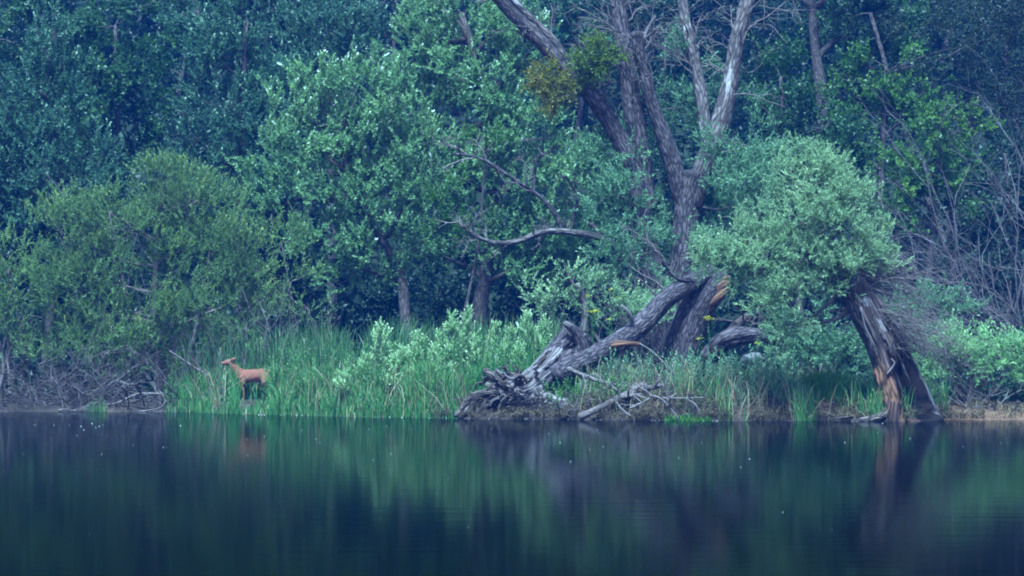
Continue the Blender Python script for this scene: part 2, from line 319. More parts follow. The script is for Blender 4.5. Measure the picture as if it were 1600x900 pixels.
# ------------------------------------------------------------------ foliage
def leaf_quad(pos, d, nrm, l, w, fold=.18):
    s = np.cross(d, nrm); s /= np.linalg.norm(s) + 1e-9
    return [pos, pos + d * l * .48 + s * w / 2 + nrm * w * fold, pos + d * l, pos + d * l * .48 - s * w / 2 + nrm * w * fold]
KINDS = {   # shoot length, leaves per shoot, leaf length, leaf width, spread low, spread at tip
    'poplar':  (.34, 19, .074, .052, 1.35, .35),
    'broad':   (.36, 13, .105, .075, 1.45, .7),
    'willow':  (.36, 24, .075, .024, .95, .25),
    'willow2': (.30, 20, .085, .034, 1.15, .4),
    'needle':  (.55, 24, .09, .028, 1.3, .6),
    'mistle':  (.26, 14, .08, .032, 1.0, .5),
    'sapling': (.30, 13, .085, .045, 1.2, .35),
    'herb':    (.40, 12, .10, .030, 1.2, .4),
}
TPL = {}
def templates(kind):
    if kind in TPL: return TPL[kind]
    L, n, l, w, a0, a1 = KINDS[kind]; r = np.random.default_rng(len(kind) * 7 + 3); out = []
    for k in range(7):
        V = []; tt = []
        bend = r.normal(0, .12, 2)
        for q in range(n):
            t = (q + .3 + r.random() * .5) / n; az = q * 2.4 + r.normal(0, .4) + k
            ang = a0 + (a1 - a0) * t + r.normal(0, .25)
            d = np.array([math.sin(ang) * math.cos(az), math.sin(ang) * math.sin(az), math.cos(ang)])
            ax = np.array([0, 0, 1.]) + r.normal(0, .45, 3); nr = ax - d * ax.dot(d); nr /= np.linalg.norm(nr) + 1e-9
            p = np.array([bend[0] * t * t, bend[1] * t * t, t * L])
            sc = (.75 + .5 * r.random()) * (1.0 if t < .8 else .8)
            V.append(leaf_quad(p, d, nr, l * sc, w * sc)); tt.append(t)
        out.append((np.array(V), np.array(tt)))
    TPL[kind] = out; return out

def place_shoots(kind, pos, dirs, scale, r, tipgain=.45, base=0.0):
    """pos (N,3), dirs (N,3) unit -> vertices (N*n*4,3), tint per leaf"""
    N = len(pos); tp = templates(kind); which = r.integers(0, len(tp), N)
    ref = r.normal(0, 1, (N, 3)); a = np.cross(dirs, ref); a /= np.linalg.norm(a, axis=1)[:, None] + 1e-9
    b = np.cross(dirs, a); R = np.stack([a, b, dirs], -1) * scale[:, None, None]
    Vs = []; Ts = []
    for k, (tv, tt) in enumerate(tp):
        m = which == k
        if not m.any(): continue
        n = len(tt)
        v = np.einsum('sij,pj->spi', R[m], tv.reshape(-1, 3)) + pos[m][:, None, :]
        sh = r.random(m.sum())[:, None]
        tg = np.broadcast_to(tipgain, (N,))[m][:, None]; bs = np.broadcast_to(base, (N,))[m][:, None]
        tint = .14 + .26 * r.random((m.sum(), n)) + .22 * sh + bs + tg * np.clip((tt[None] - .55) / .45, 0, 1) * (.3 + .7 * sh)
        Vs.append(v.reshape(-1, 3)); Ts.append(np.clip(tint, 0, 1).ravel())
    return np.concatenate(Vs), np.concatenate(Ts)
def leaves_mesh(name, Vs, Ts, mat):
    V = np.concatenate(Vs); T = np.concatenate(Ts)
    return mk_mesh(name, V, np.arange(len(V)).reshape(-1, 4), fattr={'tint': T}, mats=[mat])

def unit(a): return a / (np.linalg.norm(a, axis=-1, keepdims=True) + 1e-9)
LEAVES = [0]
def crown_shoots(lobes, kind, r, dens=3.0, per=9, up=.6, out=.8, spread=.17, rough=.36, tipgain=.45, scale=1.0, inner=.25, down_keep=.4):
    """lobes: list of (centre(3), radii(3)). Returns leaf verts, tints and the clump centres by lobe."""
    Vs, Ts, cl = [], [], []
    for c, rad in lobes:
        c = np.asarray(c); rad = np.asarray(rad, float)
        area = 4 * np.pi * ((rad[0] * rad[1]) ** 1.6 + (rad[0] * rad[2]) ** 1.6 + (rad[1] * rad[2]) ** 1.6) ** (1 / 1.6) / 3 ** (1 / 1.6)
        m = max(6, int(area * dens * .62)); per2 = int(per * 1.6)
        d = unit(r.normal(0, 1, (m, 3)))
        keep = (r.random(m) < np.where(d[:, 1] > .35, .45, 1)) & (r.random(m) < np.where(d[:, 2] < -.45, down_keep, 1))
        d = d[keep]; m = len(d)
        nz = np.array([mnoise.noise(Vector(q * 1.9 + c * .7)) + .5 * mnoise.noise(Vector(q * 4.5 + c)) for q in d])
        f = 1 + rough * nz * 1.6 - .12 * r.random(m)
        k_in = r.random(m) < inner; f = np.where(k_in, f * (.45 + .4 * r.random(m)), f)
        cc = c + d * rad * f[:, None]; cl.append((c, cc))
        pos = np.repeat(cc, per2, 0) + r.normal(0, spread, (m * per2, 3)) * np.array([1, 1, .8])
        dd = unit(np.repeat(d, per2, 0) * out + np.array([0, 0, up]) + r.normal(0, .38, (m * per2, 3)))
        young = np.repeat(np.clip(d[:, 2] * .8 + .35, 0, 1) * (r.random(m) < .6) * ~k_in, per2)      # young pale growth on the upper outer shoots
        hue = np.repeat(r.normal(0, .07, m), per2)
        v, t = place_shoots(kind, pos, dd, scale * (.7 + .6 * r.random(m * per2)), r, tipgain * (.25 + young), hue)
        Vs.append(v); Ts.append(t); LEAVES[0] += len(t)
    return Vs, Ts, cl

def wiggle(a, b, n, amp, r, sag=0.0):
    a = np.asarray(a, float); b = np.asarray(b, float); t = np.linspace(0, 1, n)[:, None]
    P = a + (b - a) * t; L = np.linalg.norm(b - a)
    P += np.sin(t * np.pi) * r.normal(0, amp * L, (1, 3)) + np.sin(t * 2 * np.pi) * r.normal(0, amp * .5 * L, (1, 3))
    P[:, 2] -= sag * L * np.sin(t[:, 0] * np.pi)
    return P
def bare_branches(tb, start, d, length, r0, depth, r, mat=0, kids=5, droop=0.0, wander=.16, spread=.8, sides=4, shrink=.55, up=0.0):
    n = 6 if depth > 0 else 4; P = [np.asarray(start, float)]; d = unit(np.asarray(d, float))
    for k in range(n):
        d = unit(d + r.normal(0, wander, 3) + np.array([0, 0, up * .2 - droop * .2 * (k / n)]))
        P.append(P[-1] + d * length / n)
    P = np.array(P); tb.add(P, np.linspace(r0, r0 * .45, n + 1), max(3, sides), mat=mat, cap=False)
    if depth <= 0: return
    for k in range(kids):
        t = .25 + .75 * (k + r.random()) / kids; i = min(n - 1, int(t * n)); p = P[i] + (P[i + 1] - P[i]) * (t * n - i)
        ax = unit(P[i + 1] - P[i]); s = unit(np.cross(ax, r.normal(0, 1, 3)))
        bare_branches(tb, p, ax * math.cos(spread) + s * math.sin(spread), length * shrink * (.6 + .7 * r.random()), r0 * (1 - .45 * t) * .66, depth - 1, r, mat, max(2, kids - 1), droop, wander * 1.15, spread, max(3, sides - 1), shrink, up)

def px_lobes(y, specs, depth=.8):
    """specs: (u, v, ru, rv[, dy[, rdepth]]) in photo pixels at depth y"""
    L = []
    for s in specs:
        u, v, ru, rv = s[:4]; yy = y + (s[4] if len(s) > 4 else 0); k = PXM(yy)
        rd = s[5] if len(s) > 5 else depth * (ru + rv) / 2 / k
        L.append((W(u, v, yy), (ru / k, rd, rv / k)))
    return L

def tree(name, label, cat, y, base_u, lobes, leaf, kind, seed, trunk=None, r0=.14, bark='bark_thin', group=None, stems=1, dens=3.0, per=9, twig=True, leaders=0, **kw):
    r = np.random.default_rng(seed); bx = X(base_u, y); bz = G(bx, y)
    root = empty(name, (bx, y, bz)); tag(root, label, cat, group)
    Ls = px_lobes(y, lobes)
    if name == 'forest_tree': dens *= .62; kw.setdefault('scale', 1.25)
    Vs, Ts, cl = crown_shoots(Ls, kind, r, dens, per, **kw)
    tb = Tubes(); base = np.array([bx, y, bz - .1])
    if leaders:                                   # upright leader shoots with pale young leaves breaking the crown's outline
        pos, dd, sc = [], [], []
        for c, rad in Ls:
            for q in range(leaders):
                a = r.uniform(-math.pi, .0) if r.random() < .75 else r.uniform(0, math.pi); el = r.uniform(.15, 1.3)
                p = np.asarray(c) + np.array([math.cos(a) * math.cos(el), math.sin(a) * math.cos(el), math.sin(el)]) * np.asarray(rad) * r.uniform(.85, 1.05)
                d = unit(np.array([r.normal(0, .16), r.normal(-.05, .16), 1.])); h = r.uniform(.6, 1.15)
                tb.add([p - d * .2, p + d * .35 * h, p + d * .8 * h], (.012, .008, .003), 3, cap=False)
                for z, k in ((0, 1.1), (.2, 1.05), (.4, .9), (.6, .7)): pos.append(p + d * z * h); dd.append(unit(d + r.normal(0, .08, 3))); sc.append(k * (.85 + .3 * r.random()))
        v, t = place_shoots(kind, np.array(pos), np.array(dd), np.array(sc), r, kw.get('tipgain', .5) * .9, .10); Vs.append(v); Ts.append(t)
    top = max(Ls, key=lambda q: q[0][2])[0]
    if trunk: path = [base] + [W(u, v, y) for u, v in trunk]
    else: path = [base, base * .45 + top * .55 + r.normal(0, .12, 3), top]
    P = catmull(path, 16); tb.add(P, np.linspace(r0, r0 * .35, 16), 9, bark_disp(.012, .12, seed=seed))
    for k in range(stems - 1):
        c = Ls[(k * 2 + 1) % len(Ls)][0]; b2 = base + np.array([r.normal(0, .35), r.normal(0, .3), 0])
        tb.add(catmull([b2, b2 * .5 + c * .5 + r.normal(0, .15, 3), c], 10), np.linspace(r0 * .7, r0 * .25, 10), 7)
    for c, cc in cl:
        i = int(np.argmin(np.linalg.norm(P[3:] - (c - np.array([0, 0, .6])), axis=1))) + 3
        tb.add(wiggle(P[i], c, 6, .06, r), np.linspace(r0 * .45, r0 * .15, 6), 5, cap=False)
        if twig:
            for q in cc[::3]: tb.add(wiggle(c + (q - c) * .15 * r.random(), q, 3, .07, r), (.016, .011, .006), 3, cap=False)
    link('trunk', tb.mesh('trunk', [M[bark]]), root)
    link('crown', leaves_mesh('crown', Vs, Ts, M[leaf]), root)
    return root

# ---- trees on the hillside behind
HG = 'trees on the hillside behind the bank'
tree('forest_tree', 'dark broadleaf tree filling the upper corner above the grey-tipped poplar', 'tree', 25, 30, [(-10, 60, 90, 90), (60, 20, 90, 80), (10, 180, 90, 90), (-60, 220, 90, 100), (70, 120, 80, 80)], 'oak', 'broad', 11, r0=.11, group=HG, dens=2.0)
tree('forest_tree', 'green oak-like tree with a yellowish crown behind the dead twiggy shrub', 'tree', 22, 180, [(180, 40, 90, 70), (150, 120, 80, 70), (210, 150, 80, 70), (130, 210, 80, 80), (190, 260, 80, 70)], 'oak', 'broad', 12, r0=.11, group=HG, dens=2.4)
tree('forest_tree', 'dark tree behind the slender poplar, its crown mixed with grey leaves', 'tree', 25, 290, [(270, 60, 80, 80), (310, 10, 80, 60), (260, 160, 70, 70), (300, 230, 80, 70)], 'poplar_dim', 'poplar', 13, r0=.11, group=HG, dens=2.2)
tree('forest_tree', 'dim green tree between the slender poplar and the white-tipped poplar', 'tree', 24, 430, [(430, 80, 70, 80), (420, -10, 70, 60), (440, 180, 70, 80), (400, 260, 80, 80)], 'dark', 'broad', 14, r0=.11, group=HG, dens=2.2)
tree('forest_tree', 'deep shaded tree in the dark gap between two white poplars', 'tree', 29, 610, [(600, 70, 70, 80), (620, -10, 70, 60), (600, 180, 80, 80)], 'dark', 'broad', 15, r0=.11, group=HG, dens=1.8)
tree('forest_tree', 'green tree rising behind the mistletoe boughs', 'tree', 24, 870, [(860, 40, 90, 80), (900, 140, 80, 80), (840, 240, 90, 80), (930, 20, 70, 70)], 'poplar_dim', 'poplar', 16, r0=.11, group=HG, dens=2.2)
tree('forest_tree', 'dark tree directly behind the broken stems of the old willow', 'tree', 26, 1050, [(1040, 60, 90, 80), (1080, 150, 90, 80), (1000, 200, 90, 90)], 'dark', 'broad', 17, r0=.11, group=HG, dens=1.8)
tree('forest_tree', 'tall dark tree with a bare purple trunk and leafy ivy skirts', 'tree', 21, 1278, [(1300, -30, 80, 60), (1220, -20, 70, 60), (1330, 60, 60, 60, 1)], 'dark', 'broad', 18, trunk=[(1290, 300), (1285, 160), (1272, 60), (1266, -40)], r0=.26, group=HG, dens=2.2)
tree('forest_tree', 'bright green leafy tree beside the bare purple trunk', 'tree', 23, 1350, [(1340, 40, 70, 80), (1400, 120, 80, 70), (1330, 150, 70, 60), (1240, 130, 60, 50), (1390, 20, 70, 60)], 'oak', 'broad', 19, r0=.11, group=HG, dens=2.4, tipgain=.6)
tree('conifer_tree', 'shadowy conifer with drooping boughs on the upper slope', 'tree', 20, 1540, [(1540, 40, 80, 90), (1480, 110, 70, 60), (1590, 150, 70, 100), (1430, 60, 50, 60), (1520, 180, 70, 50), (1610, 30, 80, 90), (1360, 20, 40, 40, 1)], 'spruce', 'needle', 20, r0=.13, group=HG, dens=2.2, up=-.75, out=.8, tipgain=.3)
far = np.random.default_rng(99)
far_lab = ['dim forest tree high on the slope above the willow bush', 'dim forest tree high on the slope above the slender poplar', 'dim forest tree high on the slope between the two broadest poplars',
           'dim forest tree high on the slope above the tallest poplar', 'dim forest tree high on the slope above the mistletoe', 'dim forest tree high on the slope above the snapped stem',
           'dim forest tree high on the slope above the green leafy tree', 'dim forest tree high on the slope above the drooping conifer']
for k, lab in enumerate(far_lab):
    u = 60 + k * 215
    tree('forest_tree', lab, 'tree', 33 + far.random() * 4, u, [(u + far.normal(0, 20), 40 + far.normal(0, 25), 100, 80), (u + 70, 120, 90, 70), (u - 70, 130, 90, 70), (u + 30, -40, 90, 70)], 'dark', 'broad', 30 + k, r0=.11, group=HG, dens=1.3, per=8, scale=1.25, twig=False)
far_lab2 = ['farther dim tree closing the slope behind the big willow bush', 'farther dim tree closing the slope behind the broad poplar', 'farther dim tree closing the slope behind the tallest poplar', 'farther dim tree closing the slope behind the mistletoe stem',
            'farther dim tree closing the slope behind the pale forked stem', 'farther dim tree closing the slope behind the bare purple trunk', 'farther dim tree closing the slope behind the conifer']
for k, lab in enumerate(far_lab2):
    u = 165 + k * 215
    tree('forest_tree', lab, 'tree', 38 + far.random() * 4, u, [(u, 30, 110, 70), (u + 90, -30, 110, 70), (u - 90, -30, 110, 70), (u, 110, 110, 60)], 'dark', 'broad', 40 + k, r0=.11, group=HG, dens=1.1, per=7, scale=1.6, twig=False)
# ---- shaded understory
us_lab = ['behind the smaller willow bush', 'between the two willow bushes', 'behind the top of the big willow bush', 'under the slender poplar', 'behind the slender willow shoots', 'behind the tall shaded reeds', 'between the two poplar trunks', 'behind the straight poplar trunk', 'below the low dead bough', 'above the low dead bough', 'behind the forked old willow', 'behind the silvery old willow leaves', 'below the bare purple trunk', 'behind the leaning willow crown', 'behind the leafless thicket', 'beside the old willow upper leaves', 'under the yellow-green tree', 'under the drooping conifer', 'on the slope above the leafless thicket']
us = [(-20, 330, 15), (90, 400, 16), (180, 380, 15), (420, 330, 17), (480, 430, 17), (560, 460, 18), (690, 450, 17), (800, 430, 18), (870, 440, 16), (930, 330, 17), (1010, 300, 17), (1180, 330, 16), (1270, 330, 17), (1330, 420, 15), (1440, 420, 18), (1240, 240, 19), (1480, 330, 17), (1570, 240, 17), (1630, 300, 18)]
for k, (u, v, y) in enumerate(us):
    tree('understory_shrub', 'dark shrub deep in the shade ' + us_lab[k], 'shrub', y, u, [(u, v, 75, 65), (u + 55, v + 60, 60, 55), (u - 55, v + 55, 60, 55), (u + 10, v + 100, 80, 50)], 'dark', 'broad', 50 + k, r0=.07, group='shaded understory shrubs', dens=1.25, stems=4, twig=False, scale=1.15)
# ---- white poplars
PG = 'white poplars along the bank'
tree('white_poplar', 'grey-leaved poplar with silvery shoot tips behind the leafy willow bush', 'tree', 15, 70, [(72, 75, 42, 42), (50, 130, 55, 50), (100, 140, 55, 45), (60, 210, 75, 60), (110, 270, 80, 70), (20, 280, 75, 70), (60, 340, 80, 60), (-20, 200, 50, 60)], 'poplar_dim', 'poplar', 71, r0=.15, group=PG, leaders=7, dens=3.0, tipgain=.62, up=.9)
tree('white_poplar', 'slender poplar with a narrow top and silvery tips', 'tree', 15, 375, [(385, 30, 32, 40), (335, 90, 40, 45), (380, 110, 45, 50), (350, 170, 55, 50), (395, 200, 45, 60), (370, 270, 60, 60), (330, 240, 50, 50), (410, 300, 50, 60)], 'poplar_dim', 'poplar', 72, r0=.13, group=PG, leaders=7, dens=3.2, tipgain=.62, up=.9)
tree('white_poplar', 'pale-tipped poplar standing high behind the broad poplar', 'tree', 19, 520, [(470, 55, 45, 50), (520, 45, 55, 45), (565, 70, 45, 45), (500, 120, 70, 50), (560, 130, 50, 45), (450, 140, 50, 45), (520, 190, 80, 60)], 'poplar_dim', 'poplar', 73, r0=.16, group=PG, leaders=7, dens=2.8, tipgain=.6, up=.9)
tree('white_poplar', 'broad poplar with white-tipped crown and slanting trunk among the reeds', 'tree', 10.5, 640,
     [(455, 190, 42, 48), (500, 160, 40, 45), (560, 150, 50, 45), (610, 165, 45, 45), (440, 250, 45, 45), (500, 235, 60, 50), (570, 230, 65, 55), (640, 230, 55, 55), (530, 300, 75, 55), (450, 320, 50, 50), (610, 310, 70, 55), (520, 370, 70, 45), (600, 385, 75, 42), (560, 420, 60, 30), (660, 300, 40, 50)],
     'poplar', 'poplar', 74, trunk=[(634, 500), (628, 440), (612, 400), (585, 355), (550, 290), (530, 200)], r0=.16, group=PG, leaders=7, dens=3.4, tipgain=.55, up=.85)
tree('white_poplar', 'tallest poplar with bright crown and straight trunk next to the uprooted willow', 'tree', 12.5, 748,
     [(660, 60, 45, 60), (710, 30, 55, 55), (770, 45, 50, 50), (690, 110, 65, 55), (770, 130, 60, 55), (820, 100, 45, 60), (660, 180, 55, 50), (730, 200, 75, 60), (810, 210, 60, 65), (690, 260, 60, 55), (770, 285, 75, 60), (840, 290, 60, 60), (700, 345, 55, 45), (770, 370, 70, 45), (840, 370, 55, 50), (690, 400, 45, 30), (800, 420, 50, 30)],
     'poplar', 'poplar', 75, trunk=[(748, 500), (757, 440), (768, 370), (772, 250), (750, 120), (720, 20)], r0=.23, group=PG, leaders=7, dens=3.4, tipgain=.5, up=.8)
tree('poplar_tree', 'young yellowing poplar in front of the tallest poplar', 'tree', 9.5, 700, [(705, 320, 24, 34), (690, 350, 24, 24), (715, 385, 30, 24), (760, 215, 16, 20)], 'lime', 'poplar', 76, r0=.045, group=PG, dens=3.0)
tree('poplar_tree', 'shaded poplar with dense low leaves beneath the dead bough', 'tree', 14.5, 860, [(860, 300, 60, 70), (905, 300, 60, 60), (850, 400, 70, 50), (920, 390, 60, 60), (880, 450, 70, 40)], 'poplar', 'poplar', 77, r0=.11, group=PG, dens=2.8, tipgain=.25)
# ---- yellow-green trees of the eastern slope
LG = 'yellow-green trees of the wooded slope'
tree('maple_tree', 'yellow-green tree hanging over the dark hollow by the bare thicket', 'tree', 14, 1440, [(1440, 240, 60, 45), (1400, 290, 50, 40), (1470, 200, 50, 40), (1500, 270, 40, 40), (1380, 340, 35, 30), (1430, 330, 45, 35)], 'lime', 'broad', 81, r0=.12, group=LG, dens=2.6, out=1.0, up=.25)
tree('maple_tree', 'olive-green tree between the bare purple trunk and the drooping conifer', 'tree', 17, 1380, [(1385, 105, 45, 40), (1370, 165, 60, 45), (1340, 220, 60, 40), (1420, 170, 40, 40)], 'lime', 'broad', 82, r0=.12, group=LG, dens=2.4, out=1.0, up=.25)
tree('maple_tree', 'dark green small tree below the bare purple trunk', 'tree', 15, 1260, [(1230, 180, 50, 45), (1280, 200, 55, 45), (1260, 260, 60, 45), (1330, 280, 50, 40), (1220, 120, 40, 40)], 'oak', 'broad', 83, r0=.11, group=LG, dens=2.6, tipgain=.5)
# ---- willow bushes
BG = 'willow bushes on the bank'
tree('willow_bush', 'large rounded yellow-green willow bush above the deer', 'bush', 7, 250,
     [(255, 300, 70, 48), (170, 330, 45, 42), (310, 315, 60, 45), (110, 370, 55, 45), (215, 365, 80, 50), (330, 380, 65, 50), (155, 425, 75, 50), (265, 430, 85, 48), (370, 420, 45, 55), (110, 470, 60, 45), (210, 490, 80, 42), (330, 480, 75, 45), (390, 470, 35, 40), (160, 535, 70, 30), (270, 525, 55, 32), (180, 580, 34, 18), (75, 420, 30, 40), (110, 555, 55, 26), (245, 575, 50, 22), (330, 545, 55, 26), (60, 570, 40, 20), (390, 530, 30, 26), (210, 545, 60, 24)],
     'willow_yellow', 'willow', 91, r0=.09, bark='twig', group=BG, stems=9, dens=4.6, per=10, up=1.0, out=.6, tipgain=.6)
tree('willow_bush', 'smaller willow bush with drooping skirt over the brushwood heap', 'bush', 7.5, 20, [(15, 420, 45, 45), (-15, 480, 55, 50), (40, 490, 50, 50), (10, 550, 60, 35), (70, 545, 45, 35)], 'willow_yellow', 'willow', 92, r0=.07, bark='twig', group=BG, stems=5, dens=3.4, up=.9, out=.6)
tree('willow_bush', 'slender willow shoots rising beside the reed bed', 'bush', 8, 445, [(440, 380, 32, 50), (455, 440, 40, 45), (420, 470, 35, 40), (480, 480, 40, 30), (360, 350, 40, 50)], 'willow_yellow', 'willow', 93, r0=.05, bark='twig', group=BG, stems=6, dens=2.6, up=1.0, out=.6)
tree('willow_bush', 'pale round willow bush over bare sand at the waterside', 'bush', -1.5, 1510, [(1505, 535, 48, 24), (1458, 550, 40, 26), (1552, 550, 44, 26), (1500, 572, 60, 24), (1575, 576, 36, 20), (1450, 582, 30, 18), (1590, 550, 24, 20)], 'willow_pale', 'willow2', 94, r0=.045, bark='twig', group=BG, stems=8, dens=8, per=9, up=.6, scale=.85, spread=.14)
tree('willow_bush', 'leafy willow bush between the leaning trunk and the round sand bush', 'bush', 1.5, 1440, [(1445, 490, 38, 30), (1410, 510, 40, 30), (1440, 530, 40, 26), (1390, 545, 40, 30), (1480, 480, 14, 14)], 'willow_grey', 'willow2', 95, r0=.05, bark='twig', group=BG, stems=6, dens=5, up=.5)
tree('willow_bush', 'blue-green willow bush under the crown of the leaning willow', 'bush', 0, 1275, [(1260, 520, 45, 30), (1310, 520, 45, 32), (1270, 555, 50, 28), (1330, 560, 40, 26), (1225, 545, 30, 26)], 'willow_grey', 'willow2', 96, r0=.05, bark='twig', group=BG, stems=6, dens=5, up=.5)
tree('willow_bush', 'light green willow bush with yellow flowers beside the uprooted log', 'bush', 2.5, 985, [(985, 475, 38, 22), (950, 490, 35, 22), (1010, 490, 25, 20), (890, 455, 24, 26), (865, 470, 20, 22)], 'willow_lush', 'willow2', 97, r0=.04, bark='twig', group=BG, stems=6, dens=5, up=.6)
print('leaves', LEAVES[0])

# ------------------------------------------------------------------ the old many-stemmed willow
def old_willow():
    y = 7.0; r = np.random.default_rng(201)
    bx = X(1060, y); root = empty('old_willow', (bx, y, G(bx, y)))
    tag(root, 'huge old half-dead willow with several broken bare stems and low dead bough', 'tree')
    tb = Tubes()
    def stem(pts, r0, r1, n=14, mat=0, seg=22, y2=0.0):
        P = [W(u, v, y + y2 * k / max(1, len(pts) - 1)) for k, (u, v) in enumerate(pts)]
        if pts[0][1] > 520: P[0][2] = G(P[0][0], P[0][1]) - .15
        P = catmull(P, seg); tb.add(P, np.linspace(r0, r1, seg), n, bark_disp(.02, .09, seed=len(tb.V) * 1.7), mat=mat); return P
    st = {}
    st['main'] = stem([(1062, 560), (1066, 450), (1072, 370), (1075, 310), (1082, 270)], .34, .27, 22, seg=26)
    st['left'] = stem([(1040, 560), (1020, 420), (1002, 330), (985, 255), (955, 195), (925, 150), (880, 105), (835, 55), (795, 15), (760, -25)], .26, .13, 18, seg=40, y2=-.8)
    st['left2'] = stem([(900, 125), (885, 95), (865, 65), (830, 30), (805, 5), (780, -20)], .12, .07, 9, 1, y2=-.2)
    st['mid'] = stem([(1072, 340), (1055, 270), (1038, 215), (1020, 165), (1008, 115), (998, 75), (995, 50)], .21, .12, 16, seg=30, y2=-.5)
    st['rough'] = stem([(1010, 330), (998, 230), (985, 140), (972, 60), (962, -30)], .25, .19, 16, y2=.8)
    st['right'] = stem([(1080, 320), (1108, 240), (1132, 170), (1143, 110), (1152, 60), (1166, 10), (1172, -30)], .24, .15, 16, 1, 30, y2=.2)
    st['pale'] = stem([(1105, 240), (1096, 150), (1085, 90), (1072, 40), (1062, -30)], .15, .11, 12, 1, y2=1.0)
    # low dead bough sweeping out over the reeds
    st['bough'] = stem([(1010, 430), (975, 395), (940, 372), (890, 363), (850, 362), (812, 376), (780, 380), (748, 372), (716, 347)], .095, .025, 10, 1, 30, y2=-1.6)
    st['bough2'] = stem([(880, 364), (868, 335), (845, 308), (800, 278), (770, 258), (745, 246), (708, 240)], .055, .012, 8, 0, 20, y2=-.4)
    st['spur'] = stem([(935, 372), (932, 358), (920, 350)], .06, .045, 7, 1, 6)
    st['spur2'] = stem([(893, 363), (897, 335), (900, 310), (893, 290), (884, 275)], .045, .012, 6, 0, 10)
    st['spur3'] = stem([(834, 305), (834, 280), (838, 255), (848, 235), (848, 210)], .04, .01, 6, 0, 10)
    st['splinter'] = stem([(1003, 70), (1012, 45), (1024, 25)], .05, .012, 5, 2, 5)
    st['splinter2'] = stem([(868, 98), (862, 92), (857, 86)], .06, .02, 5, 2, 4)
    link('trunk', tb.mesh('trunk', [M['bark_dead'], M['bark_patch'], M['wood_pale']]), root)
    tw = Tubes()
    for k, n, ln in (('left', 14, .9), ('left2', 8, .8), ('mid', 9, .8), ('rough', 34, 1.3), ('right', 16, 1.3), ('pale', 9, 1.0), ('bough', 9, .55), ('bough2', 8, .7), ('spur2', 6, .5), ('spur3', 7, .5)):
        P = st[k]
        for q in range(n):
            i = r.integers(len(P) // 3, len(P) - 1); ax = unit(P[i + 1 if i + 1 < len(P) else i] - P[i - 1]); s = unit(np.cross(ax, r.normal(0, 1, 3)))
            bare_branches(tw, P[i], ax * .5 + s * .9 + np.array([0, 0, .35]), ln * (.5 + .8 * r.random()), .024, 2, r, mat=int(r.random() < .12), kids=4, wander=.22, sides=4)
    for q in range(8):      # splayed end of the bough
        bare_branches(tw, st['bough'][-6 + q % 6], (-1, r.normal(0, .3), r.normal(.1, .7)), .6, .016, 1, r, mat=1, kids=3, wander=.2)
    link('dead_twigs', tw.mesh('dead_twigs', [M['twig'], M['twig_pale']]), root)
    lb = px_lobes(y, [(1160, 225, 55, 50, -.6), (1150, 285, 50, 45, -.8), (1175, 270, 38, 38), (975, 225, 40, 38, .6), (960, 275, 50, 45, .4), (965, 305, 45, 38, -.7), (1040, 330, 45, 40, .8), (1100, 350, 55, 38, .6), (1130, 170, 45, 34, .8), (1085, 95, 28, 48, 1.2), (1060, 170, 40, 40, 1), (970, 345, 50, 38, .2), (1010, 390, 60, 30, -.2), (965, 405, 34, 30, -.8), (1100, 400, 50, 35, .5), (1185, 340, 40, 40, .6), (1000, 150, 26, 34, .8), (940, 320, 40, 36, .6), (1075, 390, 40, 30, -1), (985, 370, 34, 26, -1.3), (1050, 430, 36, 26, -1), (1150, 320, 46, 40, -.9), (950, 240, 26, 26, -.4)])
    Vs, Ts, cl = crown_shoots(lb, 'willow2', r, 4.2, 9, up=.7, out=.8, tipgain=.45)
    link('crown', leaves_mesh('crown', Vs, Ts, M['willow_grey']), root)
    tl = Tubes(); alls = np.concatenate([st[k] for k in ('main', 'left', 'mid', 'right', 'rough')])
    for c, cc in cl:
        a = alls[np.argmin(np.linalg.norm(alls - (c - np.array([0, 0, .3])), axis=1))]
        tl.add(wiggle(a, c, 6, .08, r), np.linspace(.035, .012, 6), 4, cap=False)
        for q in cc[::3]: tl.add(wiggle(c, q, 3, .08, r), (.012, .008, .005), 3, cap=False)
    link('leafy_limb', tl.mesh('leafy_limb', [M['twig']]), root)['kind'] = 'stuff'
    # mistletoe balls: guests on the left stem
    for nm, lab, lobes, mt, sd in (('mistletoe', 'olive green mistletoe ball on the upper side of the slanting dead stem', [(927, 92, 26, 28), (945, 85, 16, 18), (912, 112, 14, 14)], 'mistletoe', 1),
                                   ('mistletoe', 'rust-edged mistletoe ball hanging under the slanting dead stem', [(865, 132, 26, 24), (848, 150, 16, 18), (885, 142, 18, 20), (852, 115, 14, 14)], 'mistletoe_rust', 2)):
        e = empty(nm, W(lobes[0][0], lobes[0][1], y - .75)); tag(e, lab, 'mistletoe', 'mistletoe balls in the old willow')
        rr = np.random.default_rng(300 + sd)
        Ls = px_lobes(y - .75, lobes, .9); Vs, Ts, cl = crown_shoots(Ls, 'mistle', rr, 15, 9, up=.05, out=1.0, spread=.09, tipgain=.5, inner=.6, down_keep=1)
        link('foliage', leaves_mesh('foliage', Vs, Ts, M[mt]), e)
        t2 = Tubes(); j = st['left'][np.argmin(np.linalg.norm(st['left'] - Ls[0][0], axis=1))]
        for c, cc in cl:
            for q in cc: t2.add(wiggle(j, q, 4, .08, rr), (.016, .011, .008, .005), 3, cap=False)
        link('stalk', t2.mesh('stalk', [M['twig']]), e)
old_willow()

